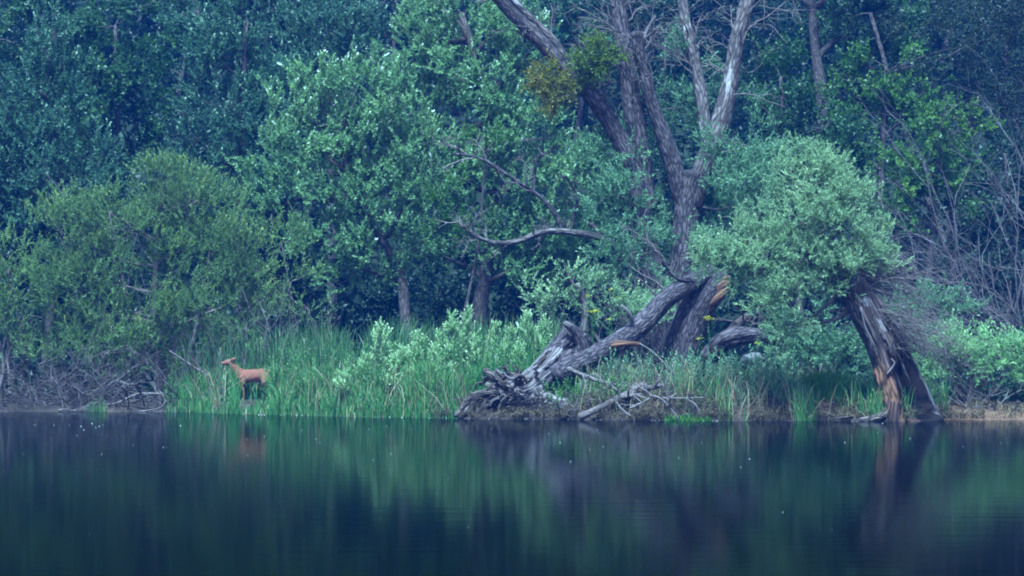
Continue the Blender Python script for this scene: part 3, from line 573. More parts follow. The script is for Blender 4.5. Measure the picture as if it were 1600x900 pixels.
# ------------------------------------------------------------------ the leaning hollow willow at the waterside
def leaning_willow():
    y = -3.9; r = np.random.default_rng(401)
    bx = X(1420, y); root = empty('leaning_willow', (bx, y, G(bx, y)))
    tag(root, 'leaning hollow willow with round leafy crown standing at the water edge', 'tree')
    def n3(a, b, c): return mnoise.noise(Vector((a, b, c)))
    # split trunk: rings from the foot to the crown; the camera side of the foot is an open rotten cavity
    ctr = catmull([W(1424, 668, y), W(1415, 630, y), W(1402, 585, y), W(1380, 535, y), W(1358, 495, y), W(1336, 455, y), W(1305, 415, y), W(1270, 385, y), W(1240, 365, y)], 70)
    rad = np.interp(np.linspace(0, 1, 70), [0, .06, .14, .26, .42, .56, .7, .85, 1], [.66, .57, .49, .42, .37, .33, .28, .22, .16])
    tb = Tubes()
    def disp(P, D, rr, bc, L):
        out = np.zeros(rr.shape); m = len(P)
        for i in range(m):
            t = i / (m - 1)
            for j in range(rr.shape[1]):
                d = D[i, j]; ang = math.atan2(d[0], -d[1])       # 0 faces the lake, + towards +X
                b = bc[i, j]
                o = .018 * (1 - 2 * abs(n3(b[0] * 7, b[1] * 7, b[2] * 1.2))) + .05 * n3(b[0] * 2, b[1] * 2, b[2] * .8)
                # cavity in the lower third, between left column and right rim
                w = np.clip((.36 - t) / .12, 0, 1); lo, hi = -.42 + .3 * t, 1.28
                e = min(ang - lo, hi - ang) + .10 * n3(b[2] * 6, ang * 2, 3)
                k = np.clip(e / .16, 0, 1) * w
                o -= k * rr[i, j] * (.95 + .15 * n3(b[0] * 9, b[1] * 9, b[2] * 5))
                # shallow stripped face above the cavity
                w2 = np.clip((t - .30) / .06, 0, 1) * np.clip((.64 - t) / .05, 0, 1); e2 = min(ang + .75, 1.15 - ang) + .12 * n3(b[2] * 3, 7, ang * 3)
                k2 = np.clip(e2 / .10, 0, 1) * w2
                o -= k2 * (.045 + .03 * n3(b[0] * 11, b[1] * 11, b[2] * 2))
                # left column knobbly
                if t < .3 and ang < lo: o += .05 * n3(b[0] * 8, b[1] * 8, b[2] * 8) + .03
                out[i, j] = o
        return out
    def matf(P, D, L, nq, n):
        m = len(P); mi = []
        for i in range(m - 1):
            t = i / (m - 1)
            for j in range(n):
                d = D[i, j]; ang = math.atan2(d[0], -d[1]); z = n3(ang * 3, t * 14, 1); k = 0
                lo = -.42 + .3 * t
                if t < .33 + .05 * z and lo < ang < 1.25: k = 5 if t < .25 + .05 * z else 1                          # rotten cavity, its lower part painted near-black as shade
                elif t < .30 + .06 * z and -1.5 < ang <= lo: k = 2                      # rusty column
                elif .26 < t < .64 and -.72 < ang < 1.1: k = 4   # stripped face with pale scraps
                elif t < .62 and 1.1 <= ang < 1.55: k = 3                                # weathered pale rim
                mi.append(k)
        return np.array(mi)
    tb.add(ctr, rad, 72, disp, matf=matf, cap=True)
    # pale rim strip along the right flank, a long bark splinter
    tb.add(catmull([W(1466, 658, y + .1), W(1452, 620, y + .02), W(1428, 570, y + .02), W(1405, 535, y), W(1375, 490, y), W(1352, 458, y)], 26), np.linspace(.045, .02, 26), 6, bark_disp(.008, .2), mat=3)
    tb.add(catmull([W(1386, 585, y - .42), W(1398, 568, y - .42), W(1392, 560, y - .40)], 8), np.linspace(.03, .012, 8), 5, mat=3)
    tb.add(catmull([W(1345, 480, y - .36), W(1352, 510, y - .36), W(1362, 530, y - .37), W(1372, 552, y - .39)], 12), np.linspace(.02, .012, 12), 5, mat=3)
    link('trunk', tb.mesh('trunk', [M['bark_dead'], M['wood_rot'], M['wood_orange'], M['wood_pale'], M['wood_face'], M['wood_shade']]), root)
    trunk_o = [c for c in root.children][0]
    for k in range(13):
        a = r.uniform(-1.35, 1.3); i0 = int(r.integers(8, 40)); ln = int(r.integers(6, 14)); ii = np.arange(i0, min(69, i0 + ln))
        tgl = ctr[ii[-1]] - ctr[ii[0]]; sd = unit(np.cross(tgl, np.array([0, 1., 0]))); sd = sd if sd[0] > 0 else -sd
        off = (sd * math.sin(a) + np.array([0, -1., 0]) * math.cos(a)) 
        P = ctr[ii] + off * (rad[ii] * (.93 + .05 * r.random()))[:, None] + r.normal(0, .008, (len(ii), 3))
        if i0 < 22 and -.35 < a < 1.2: P = P - off * .1
        q = Tubes(); q.add(P, np.interp(np.linspace(0, 1, len(ii)), [0, .4, 1], [.006, .018 + .014 * r.random(), .006]), 6, bark_disp(.006, .4, freq=18, seed=k))
        o = link('bark_splinter', q.mesh('bark_splinter', [M[('bark_dead', 'wood_face', 'bark_dead', 'wood_rot')[k % 4]]])); o.parent = trunk_o
    rt = Tubes()
    rt.add(catmull([W(1392, 640, y - .25), W(1375, 651, y - .3), W(1352, 656, y - .35), W(1330, 659, y - .3)], 14), np.linspace(.12, .03, 14), 9, bark_disp(.02, .2))
    rt.add(catmull([W(1398, 630, y - .38), W(1396, 650, y - .48), W(1394, 668, y - .5)], 10), np.linspace(.13, .16, 10), 10, bark_disp(.03, .2), mat=1)
    rt.add(catmull([W(1455, 640, y), W(1466, 656, y + .05), W(1474, 664, y + .1)], 8), np.linspace(.12, .06, 8), 8, bark_disp(.02, .2))
    rt.add(catmull([W(1420, 655, y - .3), W(1432, 661, y - .5), W(1440, 667, y - .55)], 8), np.linspace(.09, .05, 8), 8, bark_disp(.02, .2), mat=1)
    link('root', rt.mesh('root', [M['root'], M['wood_rot']]), root)
    # crown
    lb = px_lobes(y, [(1285, 262, 42, 30), (1245, 290, 45, 34, -.2), (1325, 290, 38, 34), (1280, 310, 55, 36, -.5), (1335, 320, 30, 30, .2), (1210, 330, 40, 38), (1250, 350, 55, 38, -.6), (1310, 355, 50, 36, -.5), (1160, 380, 42, 32), (1130, 405, 36, 28, .2), (1200, 400, 55, 38, -.5), (1255, 405, 45, 36, -.7), (1330, 390, 45, 34, -.2), (1170, 430, 40, 26), (1235, 455, 50, 36, -.6), (1300, 425, 48, 30, -.5), (1205, 478, 38, 30, -.3), (1228, 508, 34, 24, -.4), (1360, 400, 28, 28, .2), (1275, 440, 40, 30, -.3), (1215, 540, 28, 26, -.3), (1255, 245, 26, 18, 0), (1375, 375, 26, 24, .1), (1385, 415, 24, 24, .2), (1345, 430, 34, 24, .3), (1320, 465, 34, 18, .5), (1108, 398, 30, 24, -.1), (1135, 425, 28, 20, -.2)])
    lb = [(c, tuple(q * .80 for q in rr)) for c, rr in lb]
    Vs, Ts, cl = crown_shoots(lb, 'willow2', r, 13, 11, up=.45, out=1.0, spread=.13, scale=.66, tipgain=.5, inner=.2, rough=.34)
    link('crown', leaves_mesh('crown', Vs, Ts, M['willow_lush']), root)
    tl = Tubes()
    for c, cc in cl:
        a = ctr[25:][np.argmin(np.linalg.norm(ctr[25:] - c, axis=1))]
        tl.add(wiggle(a, c, 6, .08, r), np.linspace(.05, .016, 6), 5, cap=False)
        for q in cc[::3]: tl.add(wiggle(c, q, 3, .08, r), (.012, .008, .005), 3, cap=False)
    for q in range(60):                         # dead drooping twig skirt on the landward side
        p = ctr[r.integers(26, 58)]
        bare_branches(tl, p + r.normal(0, .12, 3), (.9 + .5 * r.random(), r.normal(0, .5), .25 - .5 * r.random()), 1.0 + .7 * r.random(), .014, 2, r, kids=5, droop=.9, wander=.14, spread=.5, sides=3)
    for q in range(26):                         # hanging fringe beside the trunk top
        p = ctr[r.integers(34, 62)]
        bare_branches(tl, p + r.normal(0, .15, 3), (-.3 + r.normal(0, .4), -.4 + r.normal(0, .4), -.5), .55, .010, 1, r, kids=4, droop=1.2, wander=.15, spread=.4, sides=3)
    link('limb', tl.mesh('limb', [M['twig']]), root)
leaning_willow()

# ------------------------------------------------------------------ the uprooted willow with its root plate
def uprooted():
    y = -1.6; r = np.random.default_rng(501)
    bx = X(830, y); root = empty('uprooted_willow', (bx, y, G(bx, y)))
    tag(root, 'uprooted fallen willow with splayed root plate at the water edge', 'fallen tree')
    tb = Tubes()
    P = catmull([W(800, 622, y - .3), W(822, 610, y - .2), W(848, 588, y), W(878, 560, y + .3), W(898, 538, y + .5), (W(908, 526, y + .6))], 46)
    R = np.interp(np.linspace(0, 1, 46), [0, .15, .4, .7, .93, 1], [.46, .37, .32, .38, .42, .30])
    def matf(P_, D, L, nq, n):
        m = len(P_); mi = []
        for i in range(m - 1):
            t = i / (m - 1)
            for j in range(n):
                d = D[i, j]; z = mnoise.noise(Vector((d[0] * 2, d[2] * 2, t * 4)))
                mi.append(1 if t < .52 + .25 * z and (d[2] - .3 * d[1]) > .15 + z * .8 else 0)
        return np.array(mi)
    tb.add(P, R * .92, 60, bark_disp(.045, .12, kz=.12, freq=8, seed=3), matf=matf)
    # forked second stem lying on, running up to the long limb
    P2 = catmull([W(868, 588, y - .25), W(895, 572, y - .1), W(925, 558, y + .1), W(955, 541, y + .4), W(985, 522, y + .8), W(1010, 500, y + 1.1), W(1040, 468, y + 1.5), W(1075, 445, y + 1.8), W(1112, 424, y + 2.1)], 64)
    tb.add(P2, np.interp(np.linspace(0, 1, 64), [0, .2, .6, 1], [.22, .20, .21, .16]), 36, bark_disp(.024, .06, kz=.14, freq=8, seed=9))
    tk = link('trunk', tb.mesh('trunk', [M['bark'], M['wood_pale']]), root)
    for k in range(22):
        a = r.uniform(-.4, 1.9); i0 = int(r.integers(2, 34)); ii = np.arange(i0, min(45, i0 + int(r.integers(5, 11))))
        tgl = unit(P[ii[-1]] - P[ii[0]]); upv = unit(np.cross(np.cross(tgl, np.array([0, 0, 1.])), tgl)); off = upv * math.sin(a) + np.array([0, -1., 0]) * math.cos(a)
        q = Tubes(); q.add(P[ii] + off * (R[ii] * .94)[:, None] + r.normal(0, .012, (len(ii), 3)), np.interp(np.linspace(0, 1, len(ii)), [0, .4, 1], [.008, .02 + .02 * r.random(), .006]), 6, bark_disp(.008, .4, freq=18, seed=k))
        o = link('bark_splinter', q.mesh('bark_splinter', [M[('bark', 'wood_face', 'wood_pale', 'root')[k % 4]]])); o.parent = tk
    BM = [M['bark'], M['wood_pale'], M['wood_orange'], M['twig']]
    sb = Tubes()
    sb.add(catmull([W(905, 556, y + .1), W(909, 540, y + .1), W(903, 524, y + .05), W(893, 512, y), W(884, 505, y)], 18), np.interp(np.linspace(0, 1, 18), [0, .5, 1], [.14, .11, .06]), 14, bark_disp(.015, .15), mat=0)
    link('branch_stub', sb.mesh('branch_stub', BM), root)
    sb = Tubes()
    sb.add(catmull([W(893, 512, y - .05), W(886, 506, y - .06), W(880, 503, y - .05)], 6), (.05, .06, .06, .05, .04, .02), 8, mat=1)
    link('branch_stub', sb.mesh('branch_stub', BM), root)
    sb = Tubes()
    sb.add(catmull([W(985, 520, y + .8), W(987, 500, y + .6), W(980, 485, y + .5), (W(970, 477, y + .5))], 12), np.linspace(.05, .03, 12), 8, bark_disp(.006, .15), mat=1)
    link('branch_stub', sb.mesh('branch_stub', BM), root)
    sb = Tubes()
    sb.add(catmull([W(958, 540, y + .2), W(975, 537, y), W(1000, 537, y - .1)], 10), np.linspace(.08, .035, 10), 9, bark_disp(.015, .2), mat=2)
    link('branch_stub', sb.mesh('branch_stub', BM), root)
    sb = Tubes()
    sb.add(catmull([W(1090, 440, y + 1.8), W(1070, 438, y + 1.6), W(1050, 428, y + 1.6), (W(1035, 405, y + 1.5))], 10), np.linspace(.07, .03, 10), 7, bark_disp(.006, .1), mat=0)
    link('branch_stub', sb.mesh('branch_stub', BM), root)
    for a, b in (((1035, 405), (985, 355)), ((1050, 428), (1062, 385)), ((1062, 436), (1072, 395)), ((1040, 410), (1010, 370)), ((1030, 470), (1010, 430)), ((1045, 462), (990, 410))):
        p, q = W(*a, y + 1.6), W(*b, y + 1.4)
        sb = Tubes()
        bare_branches(sb, p, q - p, np.linalg.norm(q - p) * 1.1, .028, 2, r, mat=3, kids=4, wander=.2)
        link('dead_branch', sb.mesh('dead_branch', BM), root)
    # root plate
    rt = Tubes(); c0 = W(806, 612, y - .35)
    hand = [([(815, 600), (785, 597), (768, 586), (756, 578)], .09, .03, 0), ([(815, 598), (792, 590), (775, 578)], .08, .02, 1), ([(810, 604), (780, 606), (760, 600)], .07, .03, 0),
            ([(812, 610), (790, 614), (765, 613), (740, 618), (722, 636), (712, 650)], .09, .02, 0), ([(808, 616), (785, 620), (755, 618), (735, 630), (726, 645)], .07, .018, 1), ([(800, 620), (775, 626), (750, 640), (735, 652)], .05, .012, 0),
            ([(820, 612), (800, 618), (788, 628), (780, 640)], .08, .03, 0), ([(818, 616), (806, 630), (800, 643)], .07, .03, 0), ([(826, 612), (822, 628), (815, 640)], .08, .025, 1), ([(815, 608), (800, 612), (790, 605)], .07, .04, 0),
            ([(835, 605), (842, 620), (860, 628), (878, 632), (888, 631)], .10, .07, 1), ([(830, 612), (845, 626), (856, 640)], .07, .03, 0), ([(850, 625), (856, 640), (866, 652)], .035, .012, 2), ([(856, 638), (848, 645), (842, 648)], .022, .008, 2),
            ([(880, 632), (905, 634), (925, 636)], .05, .04, 0), ([(800, 606), (810, 622), (824, 634)], .06, .03, 0)]
    for pts, a, b, m in hand:
        q = [W(u, v, y - .35 - .12 * k * r.random()) for k, (u, v) in enumerate(pts)]
        P = catmull(q, 14); rt.add(P, np.linspace(a * 1.45, b * 1.5, 14), 11, bark_disp(.022, .3, freq=11, seed=r.random() * 50), mat=m)
    for k in range(46):
        a = r.uniform(0, 2 * np.pi); d = np.array([math.cos(a) * .8 - .25, -.35 + r.normal(0, .4), math.sin(a) * .55])
        p = c0 + np.array([r.normal(0, .18), r.normal(0, .12), r.normal(0, .14)])
        bare_branches(rt, p, d, .30 + .30 * r.random(), .030 + .04 * r.random(), 1, r, mat=int(r.choice([0, 0, 0, 1])), kids=3, droop=.8, wander=.25, sides=5)
    link('root', rt.mesh('root', [M['root'], M['wood_pale'], M['twig_pale']]), root)
    hr = Tubes()
    for k in range(60): bare_branches(hr, W(r.uniform(735, 880), r.uniform(608, 632), y - .30 - .3 * r.random()), (r.normal(-.25, .6), -.35, -.7 + .5 * r.random()), .22 + .28 * r.random(), .012, 1, r, kids=4, wander=.3, droop=.5)
    o = link('root_tangle', hr.mesh('root_tangle', [M['twig_dark']]), root); o['kind'] = 'stuff'
    # clay held between the roots
    bm = Tubes(); bm.add(catmull([W(775, 625, y - .1), W(800, 618, y - .12), W(830, 622, y + .0), W(880, 630, y + .2)], 20), np.interp(np.linspace(0, 1, 20), [0, .3, .7, 1], [.14, .34, .32, .14]), 26, bark_disp(.07, .35, kz=1, freq=6, seed=5))
    link('root_soil', bm.mesh('root_soil', [M['clay']]), root)
uprooted()

# ------------------------------------------------------------------ snapped willow stump with torn wood, and its bough on the ground
def snapped():
    y = .6; bx = X(1065, y); r = np.random.default_rng(601)
    root = empty('snapped_willow', (bx, y, G(bx, y))); tag(root, 'thick snapped willow trunk with torn red wood and deeply furrowed bark', 'tree stump')
    tb = Tubes()
    P = catmull([W(1054, 615, y), W(1062, 560, y), W(1076, 510, y), W(1096, 472, y), W(1117, 444, y), W(1130, 430, y)], 56)
    def notch(P_, D, rr, bc, L):
        o = bark_disp(.034, .06, kz=.14, freq=7, seed=21)(P_, D, rr, bc, L)
        return o
    tb.add(P, np.interp(np.linspace(0, 1, 56), [0, .2, .6, 1], [.44, .40, .36, .30]), 56, notch)
    link('trunk', tb.mesh('trunk', [M['bark']]), root)
    t2 = Tubes()
    for k in range(9):
        u0, v0 = 1102 + 6 * r.random() + k * 2.2, 478 - k * 4 + 5 * r.random()
        e = W(1137 + 9 * r.random(), 438 + k * 2.5 + 4 * r.random(), y - .28 + .03 * k)
        t2.add(catmull([W(u0, v0, y - .30), W(u0 + 18, v0 - 14, y - .34), e], 9), np.interp(np.linspace(0, 1, 9), [0, .5, 1], [.05, .085, .012]), 7, bark_disp(.012, .3, freq=14, seed=k), mat=0)
    link('torn_wood', t2.mesh('torn_wood', [M['wood_orange']]), root)
    # bough
    y2 = .2; b = empty('fallen_bough', W(1170, 545, y2)); tag(b, 'thick fallen willow bough arching over a pale stone mound', 'fallen branch')
    t3 = Tubes(); P = catmull([W(1105, 560, y2 + .2), W(1125, 537, y2 + .1), W(1150, 526, y2), W(1180, 525, y2), W(1205, 531, y2), W(1232, 541, y2 + .1)], 40)
    t3.add(P, np.interp(np.linspace(0, 1, 40), [0, .4, 1], [.20, .19, .10]), 30, bark_disp(.022, .08, kz=.14, freq=9, seed=31))
    link('trunk', t3.mesh('trunk', [M['bark']]), b)
    t4 = Tubes()
    for k in range(10): bare_branches(t4, W(1135 + 8 * k, 520 - r.random() * 18, y2 + .1 + .3 * r.random()), (r.normal(.4, .5), r.normal(0, .3), r.normal(.1, .5)), .5, .025, 1, r, kids=3)
    t4.add(catmull([W(1140, 520, y2 + .2), W(1160, 500, y2 + .3), W(1170, 492, y2 + .3)], 8), np.linspace(.10, .06, 8), 9, bark_disp(.02, .2))
    link('branch', t4.mesh('branch', [M['twig_dark']]), b)
    # mound
    c = W(1176, 556, y2 + .15); n = 26; m = 16
    th = np.linspace(0, 2 * np.pi, n, endpoint=False); ph = np.linspace(0, np.pi, m)
    V = []
    for p in ph:
        for t in th:
            d = np.array([math.sin(p) * math.cos(t), math.sin(p) * math.sin(t), math.cos(p)])
            V.append(c + d * np.array([.28, .22, .17]) * (1 + .22 * mnoise.noise(Vector(d * 2.1))) + np.array([0, 0, -.05]))
    i = np.arange(m - 1)[:, None] * n; j = np.arange(n)[None]
    Q = np.stack([i + j, i + n + j, i + n + (j + 1) % n, i + (j + 1) % n], -1).reshape(-1, 4)
    o = link('stone', mk_mesh('stone', V, Q, smooth=True, mats=[M['stone']])); tag(o, 'grey rounded stone under the arching fallen bough', 'stone')
snapped()

# ------------------------------------------------------------------ bare shrubs and brushwood
def bare_shrub(name, label, cat, base, stems, length, r0, seed, mats, dirf, depth=3, kids=5, droop=0.0, spread=.6, wander=.14, shrink=.55, group=None, jitter=.2, part='stem', up=0.0):
    r = np.random.default_rng(seed); base = np.asarray(base, float)
    root = empty(name, base); tag(root, label, cat, group); tb = Tubes()
    for k in range(stems):
        b = base + np.array([r.normal(0, jitter), r.normal(0, jitter * .6), 0]); b[2] = G(b[0], b[1]) - .05 if base[2] - G(base[0], base[1]) < .3 else base[2]
        bare_branches(tb, b, dirf(r, k), length * (.65 + .6 * r.random()), r0 * (.6 + .7 * r.random()), depth, r, mat=int(r.integers(0, len(mats))), kids=kids, droop=droop, wander=wander, spread=spread, sides=5, shrink=shrink, up=up)
    o = link(part, tb.mesh(part, [M[m] for m in mats]), root)
    if part == 'stick': o['kind'] = 'stuff'
    return root
def gp(u, y): return (X(u, y), y, G(X(u, y), y))
bare_shrub('dead_shrub', 'dead twiggy shrub sticking up behind the big willow bush', 'shrub', gp(205, 9.5), 9, 3.6, .03, 701, ['twig_grey'], lambda r, k: (r.normal(0, .25), r.normal(0, .15), 1), depth=3, kids=4, spread=.38, shrink=.42, jitter=.35)
bare_shrub('bare_thicket', 'leafless tangled thicket leaning out of the dark hollow', 'shrub', gp(1665, 9), 9, 5.2, .032, 702, ['twig_grey', 'twig'], lambda r, k: (-.9 + r.normal(0, .45), r.normal(-.2, .2), .55 + .55 * r.random()), depth=3, kids=6, droop=.5, spread=.6, shrink=.5, jitter=.5)
bare_shrub('bare_thicket', 'upright leafless thicket under the drooping conifer', 'shrub', gp(1600, 10), 6, 5.0, .030, 703, ['twig_grey'], lambda r, k: (r.normal(-.1, .3), r.normal(0, .15), 1), depth=3, kids=5, spread=.5, shrink=.42, jitter=.6)
bare_shrub('bare_shrub', 'pale leafless shrub beside the uprooted log and the willow bush', 'shrub', gp(885, 1.6), 12, 1.25, .018, 705, ['twig_pale', 'twig'], lambda r, k: (r.normal(-.15, .4), r.normal(0, .2), 1), depth=2, kids=5, spread=.5, shrink=.5)
bare_shrub('bare_shrub', 'brown twiggy shrub tangled behind the long slanting limb', 'shrub', gp(985, 3.2), 14, 1.9, .02, 706, ['twig'], lambda r, k: (r.normal(0, .5), r.normal(0, .2), 1), depth=2, kids=6, spread=.6, shrink=.5, jitter=.4)
bare_shrub('bare_shrub', 'leafless stems inside the reed bed behind the deer', 'shrub', gp(480, 5.5), 10, 1.9, .014, 707, ['twig'], lambda r, k: (r.normal(0, .4), r.normal(0, .2), 1), depth=2, kids=4, spread=.5, shrink=.5, jitter=.7)
bare_shrub('bare_shrub', 'dark leafless stems below the big willow bush skirts', 'shrub', gp(330, 5.2), 16, 1.9, .018, 708, ['twig', 'twig_dark'], lambda r, k: (r.normal(0, .5), r.normal(-.1, .2), 1), depth=2, kids=4, spread=.5, shrink=.5, jitter=.8)
bare_shrub('bare_shrub', 'twiggy shrub at the foot of the round sand bush', 'shrub', gp(1500, -2.4), 14, .75, .014, 709, ['twig_dark', 'twig'], lambda r, k: (r.normal(0, 1.0), r.normal(-.3, .3), .45), depth=2, kids=4, spread=.6, shrink=.5, jitter=.5)
bare_shrub('bare_shrub', 'twiggy shrub lying over the bare sand', 'shrub', gp(1575, -2.2), 14, .75, .014, 710, ['twig_dark', 'twig'], lambda r, k: (r.normal(0, 1.0), r.normal(-.3, .3), .4), depth=2, kids=4, spread=.6, shrink=.5, jitter=.4)
BW = 'brushwood heaps at the waterline'
for k, (u, yy, lab, st, ln) in enumerate([(40, 5.0, 'tangled brown brushwood heap under the smaller willow bush', 34, 1.5), (130, 4.9, 'brown brushwood heap beside the pale floating stick', 30, 1.3), (215, 4.5, 'grey brushwood heap beneath the lowest leaves of the big willow bush', 26, 1.3),
                                         (1020, -2.6, 'fan of dry sticks on the bank edge next to the uprooted root plate', 18, .8), (1110, -2.8, 'brown brushwood heap on the crumbling bank edge', 16, .7), (955, -2.5, 'loose dry sticks piled beside the sloping grey log', 16, .7), (1180, -3.0, 'thin brown sticks on the bank before the bright grass tuft', 14, .7)]):
    bare_shrub('brushwood_heap', lab, 'brushwood', gp(u, yy), st, ln, .016, 720 + k, ['twig_dark', 'twig_dark', 'twig'], lambda r, k: (r.normal(0, 1), r.normal(-.25, .35), .22 + .3 * r.random()), depth=2, kids=5, droop=.7, spread=.6, shrink=.55, group=BW, jitter=.55, part='stick')

# single sticks and logs ------------------------------------------------------
def stick(name, label, pts, y, r0, r1, mat='twig_pale', kids=0, seed=1, dy=0.0, cat='branch'):
    r = np.random.default_rng(seed + 900); q = [W(u, v, y + dy * k) for k, (u, v) in enumerate(pts)]
    P = catmull(q, 6 + 3 * len(q)); tb = Tubes(); tb.add(P, np.linspace(r0, r1, len(P)), 8, bark_disp(.15 * r0, .25, freq=14, seed=seed))
    for k in range(kids):
        i = r.integers(2, len(P) - 1); ax = unit(P[i] - P[i - 1]); s = unit(np.cross(ax, r.normal(0, 1, 3)))
        bare_branches(tb, P[i], ax + s * .8 + np.array([0, -.2, .1]), .35 + .3 * r.random(), r1 * .8, 1, r, kids=3)
    o = link(name, tb.mesh(name, [M[mat]])); tag(o, label, cat); return o
stick('fallen_log', 'grey bare log sloping down the bank to the water beside the root plate', [(905, 652), (935, 638), (968, 622), (1010, 603)], -3.35, .075, .08, 'twig', 4, 1, .12, 'log')
stick('fallen_branch', 'long thin pale branch resting against the second stem of the uprooted willow', [(886, 575), (915, 588), (945, 598), (980, 603), (1010, 601)], -2.75, .04, .02, 'twig_pale', 5, 2)
stick('fallen_branch', 'curved pale branch hanging over the bank from the reddish stub', [(1000, 537), (1020, 550), (1040, 570), (1056, 588)], -2.0, .012, .02, 'twig_pale', 0, 3)
stick('fallen_branch', 'forked pale branch standing in the water below the bank', [(1060, 655), (1045, 635), (1030, 622), (1015, 618)], -3.8, .022, .028, 'twig_pale', 4, 4)
stick('fallen_branch', 'pale crooked branch propped beside the sloping log', [(985, 650), (972, 640), (964, 628), (968, 615), (960, 606)], -3.7, .024, .016, 'twig_pale', 3, 5)
stick('fallen_branch', 'short upright brown stick at the waterline between root plate and log', [(897, 652), (900, 635), (903, 622)], -3.3, .026, .018, 'root', 1, 6)
stick('fallen_branch', 'straight dry branch lying level along the brown bank', [(1035, 622), (1070, 622), (1100, 621)], -3.55, .018, .014, 'twig_pale', 1, 7)
stick('floating_stick', 'pale bleached stick floating beside the brushwood', [(91, 641), (105, 639.5), (118, 641.5), (136, 638)], 4.0, .02, .016, 'twig_pale', 2, 8)
stick('bent_branch', 'long grey branch arching from the reeds down to the water', [(255, 616), (232, 615), (210, 617), (185, 629), (165, 632), (140, 630)], 4.0, .028, .014, 'twig_pale', 5, 9)
stick('bent_branch', 'hooked grey branch dipping into the water beside the reeds', [(250, 612), (258, 625), (252, 636), (235, 641), (215, 643)], 3.8, .02, .012, 'twig_pale', 3, 10)
stick('bent_branch', 'pale branch rising out of the brushwood beneath the bush', [(160, 613), (172, 600), (183, 595), (200, 600), (215, 600)], 4.3, .02, .012, 'twig_pale', 3, 11)
stick('bent_branch', 'pale slanting branch in the brushwood crossing the arching branch', [(168, 628), (180, 618), (190, 606), (196, 597)], 4.2, .014, .01, 'twig_pale', 2, 12)
stick('fallen_branch', 'slanting dead stem leaning in front of the big willow bush', [(330, 590), (310, 578), (290, 565), (265, 548)], 5.3, .03, .018, 'twig', 3, 13)
stick('dead_stump', 'upright broken dead stem with pale top behind the uprooted log', [(912, 520), (916, 490), (909, 462), (902, 443)], 2.2, .12, .075, 'bark_patch', 2, 14, cat='tree stump')
stick('fallen_branch', 'pale dead branch poking up from the ground behind the round sand bush', [(1640, 570), (1600, 552), (1585, 553)], 3, .03, .02, 'twig_pale', 2, 15)
stick('fallen_branch', 'reddish half-sunk root lying by the foot of the leaning willow', [(1300, 655), (1330, 651), (1360, 653)], -4.0, .02, .03, 'root', 0, 16)

# ------------------------------------------------------------------ grasses and reeds
def blades(name, P, H, Wd, mat, r, lean=.25, label=None, cat='grass', kind='stuff', dirx=None, tint=None):
    N = len(P); az = r.uniform(0, 2 * np.pi, N); ln = np.abs(r.normal(0, lean, N)) * H
    off = np.stack([np.cos(az) * ln, np.sin(az) * ln, np.zeros(N)], -1)
    if dirx is not None: off += dirx * H[:, None]
    sd = r.uniform(-.9, .9, N); side = np.stack([np.cos(sd), np.sin(sd), np.zeros(N)], -1) * Wd[:, None] / 2
    up = np.array([0, 0, 1.]) * H[:, None]
    m1 = P + up * .45 + off * .25; m2 = P + up * .8 + off * .62; tip = P + up * (1 - .25 * np.clip(ln / H, 0, 1))[:, None] + off * 1.1
    V = np.stack([P - side * .8, P + side * .8, m1 + side, m1 - side, m2 + side * .7, m2 - side * .7, tip + side * .12, tip - side * .12], 1)
    Q = np.array([[0, 1, 2, 3], [3, 2, 4, 5], [5, 4, 6, 7]]); Q = (np.arange(N)[:, None, None] * 8 + Q[None]).reshape(-1, 4)
    t = r.random(N) if tint is None else tint
    o = link(name, mk_mesh(name, V.reshape(-1, 3), Q, fattr={'tint': np.repeat(t, 3)}, mats=[M[mat]]))
    return tag(o, label, cat, kind=kind)
def bank_points(r, n, u0, u1, t0, t1, pw=1.0, vis=None):
    u = r.uniform(u0, u1, n); y0 = np.interp(u, [p[0] for p in _sh], _sy); x = (u - 800) / F * (y0 + 60)
    t = t0 + (t1 - t0) * r.random(n) ** pw
    for _ in range(2): y = shore(x) + t; x = (u - 800) / F * (y + 60)
    return u, np.stack([x, y, ground(x, y) - .02], -1)
r = np.random.default_rng(801)
def clumpy(x, y, s, k): return np.array([mnoise.noise(Vector((a * s + k, b * s, k))) for a, b in zip(x, y)])
# reed and grass bed
u, P = bank_points(r, 24000, 255, 900, -.12, 2.6)
cn = clumpy(P[:, 0], P[:, 1], 1.3, 3); cn2 = clumpy(P[:, 0], P[:, 1], 4.0, 8)
keep = (r.random(len(u)) < .75 + cn * .9) & ~((u > 715) & (u < 900) & (P[:, 1] < -.6))
keep &= r.random(len(u)) < np.interp(u, [255, 340], [.15, 1])
# the deer's trampled clearing
keep &= ~((u > 374) & (u < 424) & (P[:, 1] < 4.05) & (r.random(len(u)) < np.where(P[:, 1] < 1.9, .35, .97)))
u, P, cn, cn2 = u[keep], P[keep], cn[keep], cn2[keep]
H = np.interp(u, [255, 330, 420, 550, 650, 780, 900], [.45, .72, .76, .68, .72, .85, .9]) * (.55 + .55 * r.random(len(u))) * (1 + .8 * cn + .45 * cn2)
tt = P[:, 1] - shore(P[:, 0]); H *= np.interp(tt, [-.1, .25, 1.0], [.38, .65, 1]); H *= np.where((u > 368) & (u < 425) & (P[:, 1] < 3.9), .5, 1); H = np.clip(H, .12, 2)
tint = np.clip(r.random(len(u)) * .75 + .25 * cn + np.where(r.random(len(u)) < .16, .4, 0), 0, 1)
blades('reed_grass', P, H, .012 + .012 * r.random(len(u)), 'grass', r, .30, 'tall green reed grass along the bank around the deer', tint=tint)
